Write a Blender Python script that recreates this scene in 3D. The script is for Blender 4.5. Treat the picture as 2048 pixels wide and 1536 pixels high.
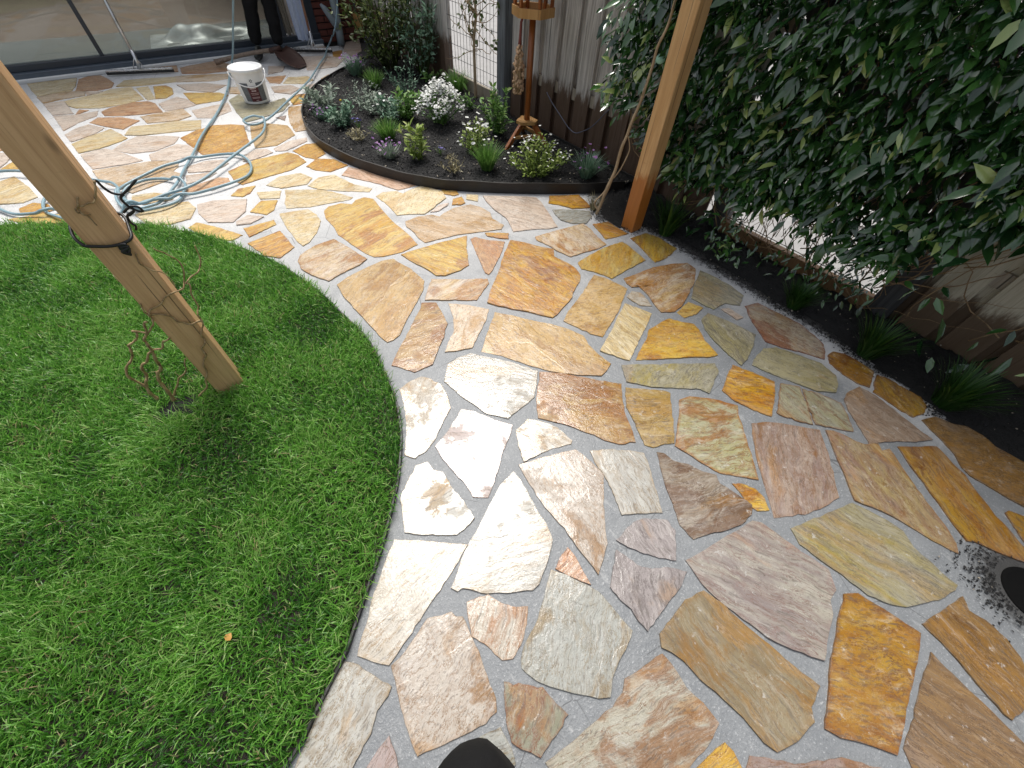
import bpy, math, random
import numpy as np
from mathutils import Vector, Matrix, Euler, noise as mnoise

for o in list(bpy.data.objects):
    bpy.data.objects.remove(o)
scene = bpy.context.scene
C = scene.collection
RND = random.Random(7)
NP = np.random.default_rng(7)
PI = math.pi

# ------------------------------------------------------------------ camera
# X runs along the house front, Y runs along the fence towards the house, metres, paving at z = 0
cam_d = bpy.data.cameras.new('camera'); cam_d.sensor_width = 36.0; cam_d.lens = 14.0625
cam_d.clip_start = 0.02; cam_d.clip_end = 400
cam = bpy.data.objects.new('camera', cam_d); C.objects.link(cam)
cam.matrix_world = Matrix(((0.7957, 0.4561, -0.3988, 0.0), (-0.6046, 0.6392, -0.4754, 0.0), (0.0380, 0.6194, 0.7842, 1.35), (0, 0, 0, 1)))
scene.camera = cam

# ------------------------------------------------------------------ sky and sun: bright thin overcast, sun high over the house corner
SUN_DIR = Vector((0.19, 0.40, 0.90)).normalized()
world = bpy.data.worlds.new('World'); scene.world = world; world.use_nodes = True
wn = world.node_tree; wn.nodes.clear()
sky = wn.nodes.new('ShaderNodeTexSky'); sky.sky_type = 'NISHITA'; sky.sun_disc = False
sky.sun_elevation = math.asin(SUN_DIR.z); sky.sun_rotation = math.atan2(SUN_DIR.x, SUN_DIR.y)
sky.air_density = 1.0; sky.dust_density = 4.0; sky.ozone_density = 1.0
hsv = wn.nodes.new('ShaderNodeHueSaturation'); hsv.inputs['Saturation'].default_value = 0.38
bg = wn.nodes.new('ShaderNodeBackground'); bg.inputs['Strength'].default_value = 0.085
wo = wn.nodes.new('ShaderNodeOutputWorld')
wn.links.new(sky.outputs[0], hsv.inputs['Color']); wn.links.new(hsv.outputs[0], bg.inputs['Color']); wn.links.new(bg.outputs[0], wo.inputs[0])
sd = bpy.data.lights.new('sun', 'SUN'); sd.energy = 1.5; sd.angle = math.radians(29); sd.color = (1.0, 0.96, 0.90)
sun = bpy.data.objects.new('sun', sd); C.objects.link(sun)
sun.rotation_euler = SUN_DIR.to_track_quat('Z', 'Y').to_euler()
scene.view_settings.view_transform = 'Standard'; scene.view_settings.look = 'None'
scene.view_settings.gamma = 1.0; scene.view_settings.exposure = 1.12
scene.render.engine = 'CYCLES'

# ------------------------------------------------------------------ helpers
def tag(o, label=None, cat=None, group=None, kind=None):
    if label: o['label'] = label
    if cat: o['category'] = cat
    if group: o['group'] = group
    if kind: o['kind'] = kind
    return o

def thing(name, label, cat, loc=(0, 0, 0), rz=0.0, group=None):
    o = bpy.data.objects.new(name, None); C.objects.link(o)
    o.empty_display_size = 0.05
    o.location = loc; o.rotation_euler = (0, 0, rz)
    return tag(o, label, cat, group)

def link(name, me, mat=None, parent=None, loc=None):
    o = bpy.data.objects.new(name, me); C.objects.link(o)
    if mat is not None and len(me.materials) == 0: me.materials.append(mat)
    if parent is not None: o.parent = parent
    if loc is not None: o.location = loc
    return o

class MB:
    """collects faces of one mesh"""
    def __init__(s): s.v = []; s.f = []; s.smooth = []
    def add(s, vs, fs, smooth=False):
        n = len(s.v); s.v += [tuple(v) for v in vs]; s.f += [tuple(i + n for i in f) for f in fs]; s.smooth += [smooth] * len(fs)
        return s
    def box(s, c, d, rot=None, taper=1.0, bev=0.0):
        x, y, z = d[0] / 2, d[1] / 2, d[2] / 2
        if bev <= 0:
            vs = [(-x, -y, -z), (x, -y, -z), (x, y, -z), (-x, y, -z), (-x * taper, -y * taper, z), (x * taper, -y * taper, z), (x * taper, y * taper, z), (-x * taper, y * taper, z)]
            fs = [(0, 3, 2, 1), (4, 5, 6, 7), (0, 1, 5, 4), (1, 2, 6, 5), (2, 3, 7, 6), (3, 0, 4, 7)]
        else:
            b = bev; vs = []; fs = []
            ring = lambda bx, by: [(-x + bx, -y), (x - bx, -y), (x, -y + by), (x, y - by), (x - bx, y), (-x + bx, y), (-x, y - by), (-x, -y + by)]
            lay = [(-z, b), (-z + b, 0), (z - b, 0), (z, b)]
            for zz, ins in lay:
                for px, py in ring(b, b):
                    vs.append((px * (1 - ins / max(x, 1e-6)), py * (1 - ins / max(y, 1e-6)), zz))
            for k in range(3):
                for i in range(8):
                    j = (i + 1) % 8; fs.append((k * 8 + i, k * 8 + j, k * 8 + 8 + j, k * 8 + 8 + i))
            fs.append(tuple(range(7, -1, -1))); fs.append(tuple(range(24, 32)))
        M = rot if rot is not None else Matrix.Identity(3)
        s.add([tuple(M @ Vector(v) + Vector(c)) for v in vs], fs)
        return s
    def tube(s, pts, rad, n=8, cap=True):
        P = [Vector(p) for p in pts]; m = len(P)
        R = rad if hasattr(rad, '__len__') else [rad] * m
        up = None; vs = []; fs = []
        for i in range(m):
            t = (P[min(i + 1, m - 1)] - P[max(i - 1, 0)])
            if t.length < 1e-9: t = Vector((0, 0, 1))
            t.normalize()
            if up is None:
                up = t.orthogonal().normalized()
            else:
                up = (up - t * up.dot(t))
                up = up.normalized() if up.length > 1e-6 else t.orthogonal().normalized()
            w = t.cross(up)
            for k in range(n):
                a = 2 * PI * k / n
                vs.append(P[i] + (up * math.cos(a) + w * math.sin(a)) * R[i])
        for i in range(m - 1):
            for k in range(n):
                l = (k + 1) % n
                fs.append((i * n + k, i * n + l, (i + 1) * n + l, (i + 1) * n + k))
        if cap:
            fs.append(tuple(range(n - 1, -1, -1))); fs.append(tuple(range((m - 1) * n, m * n)))
        s.add(vs, fs, True)
        return s
    def lathe(s, prof, n=32, c=(0, 0, 0), a0=0.0, a1=2 * PI):
        full = abs(a1 - a0 - 2 * PI) < 1e-6; k = n if full else n + 1; vs = []; fs = []
        for r, z in prof:
            for i in range(k):
                a = a0 + (a1 - a0) * i / n
                vs.append((c[0] + r * math.cos(a), c[1] + r * math.sin(a), c[2] + z))
        for j in range(len(prof) - 1):
            for i in range(n):
                l = (i + 1) % k
                fs.append((j * k + i, j * k + l, (j + 1) * k + l, (j + 1) * k + i))
        s.add(vs, fs, True)
        return s
    def mesh(s, name):
        me = bpy.data.meshes.new(name); me.from_pydata(s.v, [], s.f)
        me.polygons.foreach_set('use_smooth', s.smooth); me.update()
        return me
    def build(s, name, mat, parent=None, loc=None): return link(name, s.mesh(name), mat, parent, loc)

def spline(pts, per=6):
    P = [Vector(p) for p in pts]; out = []
    for i in range(len(P) - 1):
        a, b = P[i], P[i + 1]; p0 = P[i - 1] if i else a; p3 = P[i + 2] if i + 2 < len(P) else b
        for k in range(per):
            t = k / per; t2 = t * t; t3 = t2 * t
            out.append(0.5 * ((2 * a) + (b - p0) * t + (2 * p0 - 5 * a + 4 * b - p3) * t2 + (3 * a - p0 - 3 * b + p3) * t3))
    out.append(P[-1]); return out

def np_mesh(name, v, loops, sizes, mat, attrs=None, smooth=True):
    me = bpy.data.meshes.new(name)
    nv, nl, nf = len(v), len(loops), len(sizes)
    me.vertices.add(nv); me.vertices.foreach_set('co', np.ascontiguousarray(v, np.float32).ravel())
    me.loops.add(nl); me.loops.foreach_set('vertex_index', np.ascontiguousarray(loops, np.int32))
    me.polygons.add(nf)
    st = np.zeros(nf, np.int32); st[1:] = np.cumsum(sizes)[:-1]
    me.polygons.foreach_set('loop_start', st); me.polygons.foreach_set('loop_total', np.ascontiguousarray(sizes, np.int32))
    me.polygons.foreach_set('use_smooth', np.full(nf, smooth))
    for k, a in (attrs or {}).items():
        at = me.attributes.new(k, 'FLOAT', 'POINT'); at.data.foreach_set('value', np.ascontiguousarray(a, np.float32))
    me.update(calc_edges=True); me.validate()
    if mat: me.materials.append(mat)
    return me

def scatter(name, tv, tf, pos, mats, mat, tint):
    """many small copies of one little shape joined into one mesh: tv template verts, tf template faces, mats N x 3 x 3"""
    tv = np.array(tv, float); N = len(pos); k = len(tv)
    v = np.einsum('nij,kj->nki', mats, tv) + np.asarray(pos)[:, None, :]
    loops = np.concatenate([np.array(f) for f in tf]); sz = np.array([len(f) for f in tf])
    L = (loops[None, :] + (np.arange(N) * k)[:, None]).ravel()
    return np_mesh(name, v.reshape(-1, 3), L, np.tile(sz, N), mat, {'tint': np.repeat(tint, k)})

def frames(d, nrm, length, width):
    """matrices whose Y axis is the blade direction, Z its face normal"""
    d = d / np.linalg.norm(d, axis=1, keepdims=True)
    x = np.cross(d, nrm); x /= np.maximum(np.linalg.norm(x, axis=1, keepdims=True), 1e-6)
    z = np.cross(x, d)
    return np.stack([x * np.reshape(width, (-1, 1)), d * np.reshape(length, (-1, 1)), z * np.reshape(length, (-1, 1))], axis=2)

# ------------------------------------------------------------------ materials
def new_mat(name):
    m = bpy.data.materials.new(name); m.use_nodes = True
    nt = m.node_tree; b = nt.nodes['Principled BSDF']
    return m, nt, b

class N:
    """short node builder"""
    def __init__(s, nt): s.nt = nt
    def _in(s, n, k, v):
        if v is None: return
        if hasattr(v, 'is_output') or isinstance(v, bpy.types.NodeSocket): s.nt.links.new(v, n.inputs[k])
        else: n.inputs[k].default_value = v
    def noise(s, vec, scale, detail=4, rough=0.55, dist=0.0):
        n = s.nt.nodes.new('ShaderNodeTexNoise'); s._in(n, 'Vector', vec); s._in(n, 'Scale', scale)
        n.inputs['Detail'].default_value = detail; n.inputs['Roughness'].default_value = rough; n.inputs['Distortion'].default_value = dist
        return n.outputs['Fac']
    def vor(s, vec, scale, feat='F1'):
        n = s.nt.nodes.new('ShaderNodeTexVoronoi'); n.feature = feat; s._in(n, 'Vector', vec); s._in(n, 'Scale', scale); return n.outputs['Distance']
    def map(s, vec, sc=(1, 1, 1), loc=(0, 0, 0), rot=(0, 0, 0)):
        n = s.nt.nodes.new('ShaderNodeMapping'); s._in(n, 'Vector', vec); n.inputs['Scale'].default_value = sc; n.inputs['Location'].default_value = loc; n.inputs['Rotation'].default_value = rot
        return n.outputs[0]
    def coord(s, k='Object'): return s.nt.nodes.new('ShaderNodeTexCoord').outputs[k]
    def pos(s): return s.nt.nodes.new('ShaderNodeNewGeometry').outputs['Position']
    def sep(s, v):
        n = s.nt.nodes.new('ShaderNodeSeparateXYZ'); s._in(n, 0, v); return n.outputs
    def math(s, op, a, b=None, c=None, clamp=False):
        n = s.nt.nodes.new('ShaderNodeMath'); n.operation = op; n.use_clamp = clamp; s._in(n, 0, a); s._in(n, 1, b); s._in(n, 2, c); return n.outputs[0]
    def vmath(s, op, a, b=None):
        n = s.nt.nodes.new('ShaderNodeVectorMath'); n.operation = op; s._in(n, 0, a); s._in(n, 1, b); return n.outputs[0]
    def step(s, v, lo, hi, a=0.0, b=1.0):
        n = s.nt.nodes.new('ShaderNodeMapRange'); n.interpolation_type = 'SMOOTHSTEP'
        s._in(n, 0, v); s._in(n, 1, lo); s._in(n, 2, hi); s._in(n, 3, a); s._in(n, 4, b); return n.outputs[0]
    def mix(s, f, a, b, mode='MIX'):
        n = s.nt.nodes.new('ShaderNodeMix'); n.data_type = 'RGBA'; n.blend_type = mode
        s._in(n, 0, f)
        for k, v in ((6, a), (7, b)):
            if isinstance(v, tuple): v = (v[0], v[1], v[2], 1.0)
            s._in(n, k, v)
        return n.outputs[2]
    def attr(s, name, typ='GEOMETRY', out='Fac'):
        n = s.nt.nodes.new('ShaderNodeAttribute'); n.attribute_type = typ; n.attribute_name = name; return n.outputs[out]
    def bump(s, h, strength=0.5, dist=0.01, normal=None):
        n = s.nt.nodes.new('ShaderNodeBump'); s._in(n, 'Height', h); s._in(n, 'Strength', strength); n.inputs['Distance'].default_value = dist
        if normal: s._in(n, 'Normal', normal)
        return n.outputs[0]
    def rnd(s): return s.nt.nodes.new('ShaderNodeObjectInfo').outputs['Random']
    def rot(s, vec, ang):
        n = s.nt.nodes.new('ShaderNodeVectorRotate'); n.rotation_type = 'Z_AXIS'; s._in(n, 'Vector', vec); s._in(n, 'Angle', ang); return n.outputs[0]

MATS = {}
def simple(name, col, rough=0.5, metal=0.0, spec=0.5, var=0.15, vscale=30.0, bump=0.0, bscale=80.0, stretch=(1, 1, 1)):
    """plain coloured surface with a little grain and unevenness"""
    if name in MATS: return MATS[name]
    m, nt, b = new_mat(name); k = N(nt); co = k.map(k.coord(), stretch)
    n = k.noise(co, vscale, 5, 0.6)
    c = k.mix(n, tuple(x * (1 - var) for x in col), tuple(min(1, x * (1 + var)) for x in col))
    nt.links.new(c, b.inputs['Base Color'])
    nt.links.new(k.step(n, 0.2, 0.8, max(0.02, rough - 0.08), min(1, rough + 0.08)), b.inputs['Roughness'])
    b.inputs['Metallic'].default_value = metal; b.inputs['Specular IOR Level'].default_value = spec
    if bump > 0: nt.links.new(k.bump(k.noise(co, bscale, 6, 0.6), bump, 0.004), b.inputs['Normal'])
    MATS[name] = m; return m

def stone_mat():
    m, nt, b = new_mat('quartzite flagstone'); k = N(nt)
    ca, cb, cc = (k.attr(n, 'OBJECT', 'Color') for n in ('ca', 'cb', 'cc'))
    ang = k.attr('ang', 'OBJECT'); seed = k.attr('seed', 'OBJECT'); st = k.attr('st', 'OBJECT'); er = k.attr('er', 'OBJECT'); wet = k.attr('wet', 'OBJECT')
    base = k.coord('Object')
    comb = nt.nodes.new('ShaderNodeCombineXYZ'); nt.links.new(k.math('MULTIPLY', seed, 17.0), comb.inputs[0]); nt.links.new(k.math('MULTIPLY', seed, 31.0), comb.inputs[1]); nt.links.new(seed, comb.inputs[2])
    rv = k.rot(base, k.math('MULTIPLY', ang, -1.0))
    warp = nt.nodes.new('ShaderNodeTexNoise'); nt.links.new(base, warp.inputs['Vector']); warp.inputs['Scale'].default_value = 6.0; warp.inputs['Detail'].default_value = 3
    wv = k.vmath('SCALE', k.vmath('SUBTRACT', warp.outputs['Color'], (0.5, 0.5, 0.5))); 
    wv.node.inputs['Scale'].default_value = 0.07
    v = k.vmath('ADD', k.vmath('ADD', rv, wv), comb.outputs[0])
    sk = k.attr('sk', 'OBJECT')
    stv = k.attr('sv', 'OBJECT', 'Vector')                       # per stone: how stretched and how coarse the grain is
    vk = k.vmath('MULTIPLY', v, stv)
    vs = k.map(vk, (1.0, 1, 1)); vm = k.map(v, (0.5, 1, 1)); vf = k.map(vk, (0.6, 1, 1))
    n1 = k.noise(vs, 20, 8, 0.66)
    f1 = k.step(n1, 0.36, 0.64)
    c = k.mix(f1, ca, cb)
    n0 = k.noise(vm, 3.6, 3, 0.5)
    c = k.mix(k.math('MULTIPLY', k.step(n0, 0.42, 0.66), 0.55), c, cb)
    n2 = k.noise(vm, 7.5, 6, 0.62, 0.6)
    thr = k.math('MULTIPLY_ADD', st, -0.27, 0.685)
    stain = k.step(n2, thr, k.math('ADD', thr, 0.10))
    ring = k.math('SUBTRACT', stain, k.step(n2, k.math('ADD', thr, 0.05), k.math('ADD', thr, 0.13)))
    c = k.mix(k.math('MULTIPLY', stain, 0.72), c, cc)
    c = k.mix(k.math('MULTIPLY', ring, 0.6), c, k.mix(0.5, cc, (0.10, 0.04, 0.015)))
    n10a = k.noise(v, 9, 4, 0.6)
    n11 = k.noise(k.map(vk, (1.6, 1, 1), (5.5, 1.2, 0)), 5.2, 6, 0.62, 0.5)
    c = k.mix(k.math('MULTIPLY', k.step(n11, 0.54, 0.62), 0.50), c, k.mix(0.55, cc, (0.40, 0.20, 0.035)))
    n12 = k.noise(k.map(vk, (1.4, 1, 1), (2.5, 7.7, 0)), 6.5, 6, 0.62, 0.5)
    c = k.mix(k.math('MULTIPLY', k.step(n12, 0.56, 0.64), 0.42), c, k.mix(0.45, cb, (0.30, 0.275, 0.27)))
    edge = k.attr('edge')
    en = k.noise(base, 14, 4, 0.6)
    ef = k.math('MULTIPLY', k.math('MULTIPLY', k.step(edge, k.math('SUBTRACT', 1.15, k.math('MULTIPLY', en, 0.9)), 1.05), er), 0.8)
    c = k.mix(ef, c, cc)
    n3 = k.noise(vf, 70, 4, 0.7)
    vein = k.step(n3, 0.47, 0.66)
    c = k.mix(k.math('MULTIPLY', k.math('MULTIPLY', vein, sk), 0.62), c, k.mix(0.5, cc, (0.09, 0.075, 0.065)))
    n9 = k.noise(k.map(vk, (0.75, 1, 1), (3.1, 8.2, 0)), 38, 5, 0.65)
    c = k.mix(k.math('MULTIPLY', k.math('MULTIPLY', k.step(n9, 0.54, 0.68), sk), 0.42), c, k.mix(0.45, cb, (0.66, 0.63, 0.58)))
    c = k.mix(k.math('MULTIPLY', k.math('MULTIPLY', k.step(n9, 0.47, 0.33), sk), 0.65), c, k.mix(0.35, ca, cc))
    l1 = k.math('ABSOLUTE', k.math('SUBTRACT', k.noise(k.map(vk, (0.8, 1, 1), (9.0, 2.0, 0)), 26, 7, 0.72), 0.5))
    c = k.mix(k.math('MULTIPLY', k.math('MULTIPLY', k.step(l1, 0.016, 0.004), k.step(n10a, 0.38, 0.52)), 0.9), c, k.mix(0.4, cc, (0.05, 0.04, 0.035)))
    l2 = k.math('ABSOLUTE', k.math('SUBTRACT', k.noise(k.map(vk, (0.7, 1, 1), (1.0, 6.0, 0)), 20, 6, 0.7), 0.52))
    c = k.mix(k.math('MULTIPLY', k.step(l2, 0.012, 0.003), 0.35), c, k.mix(0.25, cb, (0.64, 0.61, 0.56)))
    n6 = k.noise(vf, 160, 2, 0.5)
    c = k.mix(k.math('MULTIPLY', k.step(n6, 0.57, 0.66), 0.5), c, (0.10, 0.085, 0.07))
    # mottled blotches, pits and a haze of mortar rubbed over the rim
    n10 = k.noise(v, 30, 7, 0.72)
    c = k.mix(k.math('MULTIPLY', k.step(n10, 0.55, 0.68), 0.5), c, k.mix(0.5, ca, cc))
    c = k.mix(k.math('MULTIPLY', k.step(n10, 0.42, 0.30), 0.35), c, k.mix(0.5, cb, (0.66, 0.64, 0.60)))
    c = k.mix(k.math('MULTIPLY', k.step(edge, k.math('SUBTRACT', 1.22, k.math('MULTIPLY', n10, 0.45)), 1.06), 0.40), c, (0.42, 0.42, 0.41))
    n7 = k.noise(v, 420, 2, 0.5)
    c = k.mix(k.math('MULTIPLY', k.step(n7, 0.64, 0.74), 0.14), c, (0.72, 0.68, 0.62))
    n8 = k.noise(v, 300, 2, 0.5)
    c = k.mix(k.math('MULTIPLY', k.step(n8, 0.63, 0.70), 0.6), c, (0.09, 0.07, 0.05))
    nt.links.new(c, b.inputs['Base Color'])
    # wet film: smooth shiny patches, elsewhere riven matt stone
    film = k.math('MULTIPLY', k.step(k.noise(v, 5.0, 11, 0.70), 0.43, 0.48), wet)
    r = k.math('MULTIPLY_ADD', k.noise(v, 26, 5, 0.6), 0.24, 0.36)
    rr = nt.nodes.new('ShaderNodeMix'); nt.links.new(film, rr.inputs[0]); nt.links.new(r, rr.inputs[2]); rr.inputs[3].default_value = 0.085
    nt.links.new(rr.outputs[0], b.inputs['Roughness'])
    b.inputs['Specular IOR Level'].default_value = 0.6
    hgt = k.math('ADD', k.math('MULTIPLY', n1, 0.32), k.math('ADD', k.math('MULTIPLY', k.noise(v, 60, 8, 0.66), 0.42), k.math('ADD', k.math('MULTIPLY', k.noise(v, 190, 4, 0.6), 0.16), k.math('MULTIPLY', n3, 0.30))))
    hgt = k.math('ADD', hgt, k.math('MULTIPLY', k.step(k.noise(vm, 9, 2, 0.4), 0.50, 0.52), 0.16))
    bs = k.math('MULTIPLY_ADD', film, -0.42, 0.68)
    nt.links.new(k.bump(hgt, bs, 0.0068), b.inputs['Normal'])
    return m
M_STONE = stone_mat()

def mortar_mat():
    m, nt, b = new_mat('grey jointing mortar'); k = N(nt); p = k.pos()
    x, y, z = k.sep(p)[0:3]
    # the far end has dried out pale, the near end is still wet from washing: ragged drying front
    front = k.math('ADD', y, k.math('ADD', k.math('MULTIPLY', x, 0.35), k.math('MULTIPLY', k.math('SUBTRACT', k.noise(p, 1.6, 6, 0.6), 0.5), 2.2)))
    dry = k.step(front, 0.9, 3.6)
    grit = k.math('ADD', x, k.math('MULTIPLY', k.math('SUBTRACT', k.noise(p, 9, 8, 0.7), 0.5), 0.30))
    dry = k.math('MAXIMUM', dry, k.step(grit, 1.80, 2.08, 0.0, 0.75))
    wetc = k.mix(k.noise(p, 7, 6, 0.6), (0.150, 0.161, 0.170), (0.220, 0.231, 0.240))
    dryc = k.mix(k.noise(p, 5, 6, 0.6), (0.53, 0.525, 0.515), (0.70, 0.695, 0.685))
    c = k.mix(dry, wetc, dryc)
    damp = k.step(k.noise(p, 3.1, 9, 0.7), 0.50, 0.62)
    c = k.mix(k.math('MULTIPLY', damp, 0.30), c, (0.13, 0.14, 0.15))
    trow = k.noise(k.map(p, (1, 0.25, 1), rot=(0, 0, 0.7)), 34, 6, 0.7)
    c = k.mix(k.math('MULTIPLY', k.step(trow, 0.56, 0.70), 0.28), c, (0.60, 0.60, 0.59))
    g = k.noise(p, 330, 3, 0.6); g2 = k.noise(p, 150, 4, 0.65)
    c = k.mix(k.math('MULTIPLY', k.step(g, 0.50, 0.66), 0.45), c, (0.10, 0.105, 0.11))
    c = k.mix(k.math('MULTIPLY', k.step(g2, 0.56, 0.70), 0.35), c, (0.62, 0.63, 0.63))
    cr = k.vor(p, 3.3, 'DISTANCE_TO_EDGE')
    c = k.mix(k.math('MULTIPLY', k.math('MULTIPLY', k.step(cr, 0.006, 0.001), k.step(k.noise(p, 2.3, 3, 0.5), 0.52, 0.60)), 0.7), c, (0.05, 0.052, 0.055))
    sp_ = k.noise(p, 85, 3, 0.6)
    c = k.mix(k.math('MULTIPLY', k.step(sp_, 0.66, 0.74), 0.55), c, (0.06, 0.06, 0.06))
    # soil worked into the mortar towards the planting strip on the right
    sx = k.math('ADD', x, k.math('MULTIPLY', k.math('SUBTRACT', k.noise(p, 40, 10, 0.85), 0.5), 0.40))
    c = k.mix(k.math('MULTIPLY', k.step(sx, 2.11, 2.16), 0.95), c, (0.025, 0.022, 0.02))
    d = k.vmath('SUBTRACT', p, (1.525, -0.82, 0.0)); ln = nt.nodes.new('ShaderNodeVectorMath'); ln.operation = 'LENGTH'; nt.links.new(d, ln.inputs[0])
    dd = k.math('ADD', ln.outputs['Value'], k.math('MULTIPLY', k.math('SUBTRACT', k.noise(p, 45, 8, 0.8), 0.5), 0.22))
    c = k.mix(k.math('MULTIPLY', k.step(dd, 0.19, 0.10), 0.85), c, (0.03, 0.028, 0.026))
    nt.links.new(c, b.inputs['Base Color'])
    nt.links.new(k.math('MULTIPLY_ADD', damp, -0.10, k.step(dry, 0, 1, 0.46, 0.8)), b.inputs['Roughness'])
    h = k.math('ADD', k.math('MULTIPLY', g2, 0.6), k.math('ADD', k.math('MULTIPLY', g, 0.35), k.math('MULTIPLY', k.noise(p, 28, 5, 0.6), 1.6)))
    nt.links.new(k.bump(h, 0.5, 0.004), b.inputs['Normal'])
    return m
M_MORTAR = mortar_mat()

def timber_mat(name, ca, cb, cc, scale=1.0, stain=None, stain_col=(0.36, 0.13, 0.03), rough=0.62, grey=0.0):
    """sawn timber, grain along local Z; optional soaked foot up to height stain"""
    m, nt, b = new_mat(name); k = N(nt); co = k.coord('Object')
    sh = nt.nodes.new('ShaderNodeCombineXYZ'); r = k.rnd(); nt.links.new(k.math('MULTIPLY', r, 9.0), sh.inputs[0]); nt.links.new(k.math('MULTIPLY', r, 23.0), sh.inputs[2])
    v = k.vmath('ADD', co, sh.outputs[0])
    w1 = k.noise(k.map(v, (1, 1, 0.05)), 60 * scale, 6, 0.6, 0.4)
    w2 = k.noise(k.map(v, (1, 1, 0.02)), 260 * scale, 3, 0.6)
    w3 = k.noise(k.map(v, (1, 1, 0.5)), 5 * scale, 4, 0.6)
    c = k.mix(k.step(w1, 0.33, 0.67), ca, cb)
    c = k.mix(k.math('MULTIPLY', k.step(w2, 0.52, 0.72), 0.5), c, cc)
    c = k.mix(k.math('MULTIPLY', k.step(w3, 0.5, 0.75), 0.45), c, cc)
    # short dark saw and dirt marks
    w4 = k.noise(k.map(v, (1, 1, 4)), 22 * scale, 7, 0.75)
    c = k.mix(k.math('MULTIPLY', k.step(w4, 0.60, 0.72), 0.35), c, (0.10, 0.05, 0.02))
    ck = k.noise(k.map(v, (1, 1, 0.012)), 95 * scale, 2, 0.5)
    c = k.mix(k.math('MULTIPLY', k.step(ck, 0.66, 0.70), 0.75), c, tuple(0.18 * q for q in cc))
    # a few knots
    vr = k.vor(k.map(v, (1, 1, 0.35)), 9.0)
    c = k.mix(k.math('MULTIPLY', k.step(vr, 0.10, 0.03), 0.6), c, tuple(0.35 * x for x in cc))
    rg = k.math('MULTIPLY_ADD', w1, 0.2, rough - 0.1)
    if stain is not None:
        z = k.sep(k.pos())[2]
        f = k.math('ADD', z, k.math('MULTIPLY', k.math('SUBTRACT', k.noise(k.map(v, (1, 1, 0.25)), 26, 6, 0.7), 0.5), 0.30))
        sf = k.step(f, stain + 0.03, stain - 0.05)
        c = k.mix(k.math('MULTIPLY', sf, 0.92), c, k.mix(w1, tuple(0.7 * q for q in stain_col), stain_col))
        rg = k.math('MULTIPLY_ADD', sf, -0.22, rg)
    nt.links.new(c, b.inputs['Base Color']); nt.links.new(rg, b.inputs['Roughness'])
    nt.links.new(k.bump(k.math('SUBTRACT', k.math('ADD', w1, k.math('MULTIPLY', w2, 0.6)), k.math('MULTIPLY', k.step(ck, 0.66, 0.70), 1.5)), 0.6, 0.003), b.inputs['Normal'])
    MATS[name] = m; return m

M_POST_L = timber_mat('sawn larch post', (0.57, 0.345, 0.165), (0.67, 0.43, 0.22), (0.40, 0.215, 0.09))
M_POST_R = timber_mat('sawn larch post with soaked foot', (0.52, 0.30, 0.12), (0.62, 0.39, 0.18), (0.40, 0.21, 0.08), stain=0.33, stain_col=(0.42, 0.135, 0.015))
M_BOARD = timber_mat('weathered fence board', (0.33, 0.308, 0.28), (0.57, 0.54, 0.50), (0.070, 0.057, 0.048), stain=0.40, stain_col=(0.085, 0.040, 0.016), rough=0.75)
M_BOARD_PALE = timber_mat('pale fence board', (0.44, 0.40, 0.30), (0.55, 0.51, 0.40), (0.18, 0.145, 0.095), stain=0.25, stain_col=(0.11, 0.062, 0.03), rough=0.75)
M_RAIL = timber_mat('fence rail', (0.30, 0.26, 0.20), (0.38, 0.33, 0.26), (0.14, 0.10, 0.06), rough=0.75)
M_OLDPOST = timber_mat('old grey post', (0.115, 0.125, 0.135), (0.20, 0.215, 0.23), (0.03, 0.03, 0.032), rough=0.8)
M_DARKPOST = timber_mat('dark soaked post', (0.030, 0.030, 0.032), (0.060, 0.060, 0.062), (0.012, 0.011, 0.010), rough=0.6)
M_PLANK = timber_mat('wet ground plank', (0.16, 0.085, 0.035), (0.22, 0.125, 0.055), (0.07, 0.035, 0.015), rough=0.5)
M_FEEDER = timber_mat('varnished feeder wood', (0.24, 0.070, 0.016), (0.34, 0.115, 0.028), (0.12, 0.032, 0.010), rough=0.30)
M_TRAY = timber_mat('pale feeder tray wood', (0.42, 0.22, 0.07), (0.52, 0.30, 0.11), (0.28, 0.13, 0.04), rough=0.45)
M_HANDLE = timber_mat('worn tool handle', (0.16, 0.115, 0.085), (0.24, 0.18, 0.135), (0.07, 0.05, 0.04), rough=0.6)

def leaf_mat(name, dark, light, young, rough=0.35, spec=0.5, trans=0.15):
    """foliage coloured by the tint attribute: 0 dark, 0.5 middle, 1 young growth"""
    m, nt, b = new_mat(name); k = N(nt); t = k.attr('tint')
    c = k.mix(k.step(t, 0.0, 0.75), dark, light); c = k.mix(k.step(t, 0.80, 1.0), c, young)
    c = k.mix(k.math('MULTIPLY', k.noise(k.pos(), 60, 3, 0.6), 0.35), c, dark)
    c = k.mix(k.step(t, 1.05, 1.15), c, (0.40, 0.33, 0.17))
    nt.links.new(c, b.inputs['Base Color']); b.inputs['Roughness'].default_value = rough; b.inputs['Specular IOR Level'].default_value = spec
    tr = nt.nodes.new('ShaderNodeBsdfTranslucent'); nt.links.new(c, tr.inputs['Color'])
    mx = nt.nodes.new('ShaderNodeMixShader'); mx.inputs[0].default_value = trans
    nt.links.new(b.outputs[0], mx.inputs[1]); nt.links.new(tr.outputs[0], mx.inputs[2])
    nt.links.new(mx.outputs[0], nt.nodes['Material Output'].inputs['Surface'])
    if trans == 0.16: b.inputs['Coat Weight'].default_value = 0.6; b.inputs['Coat Roughness'].default_value = 0.08
    MATS[name] = m; return m
M_GRASS = leaf_mat('lawn grass', (0.038, 0.145, 0.016), (0.195, 0.470, 0.062), (0.60, 0.72, 0.30), 0.36, 0.5, 0.42)
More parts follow.
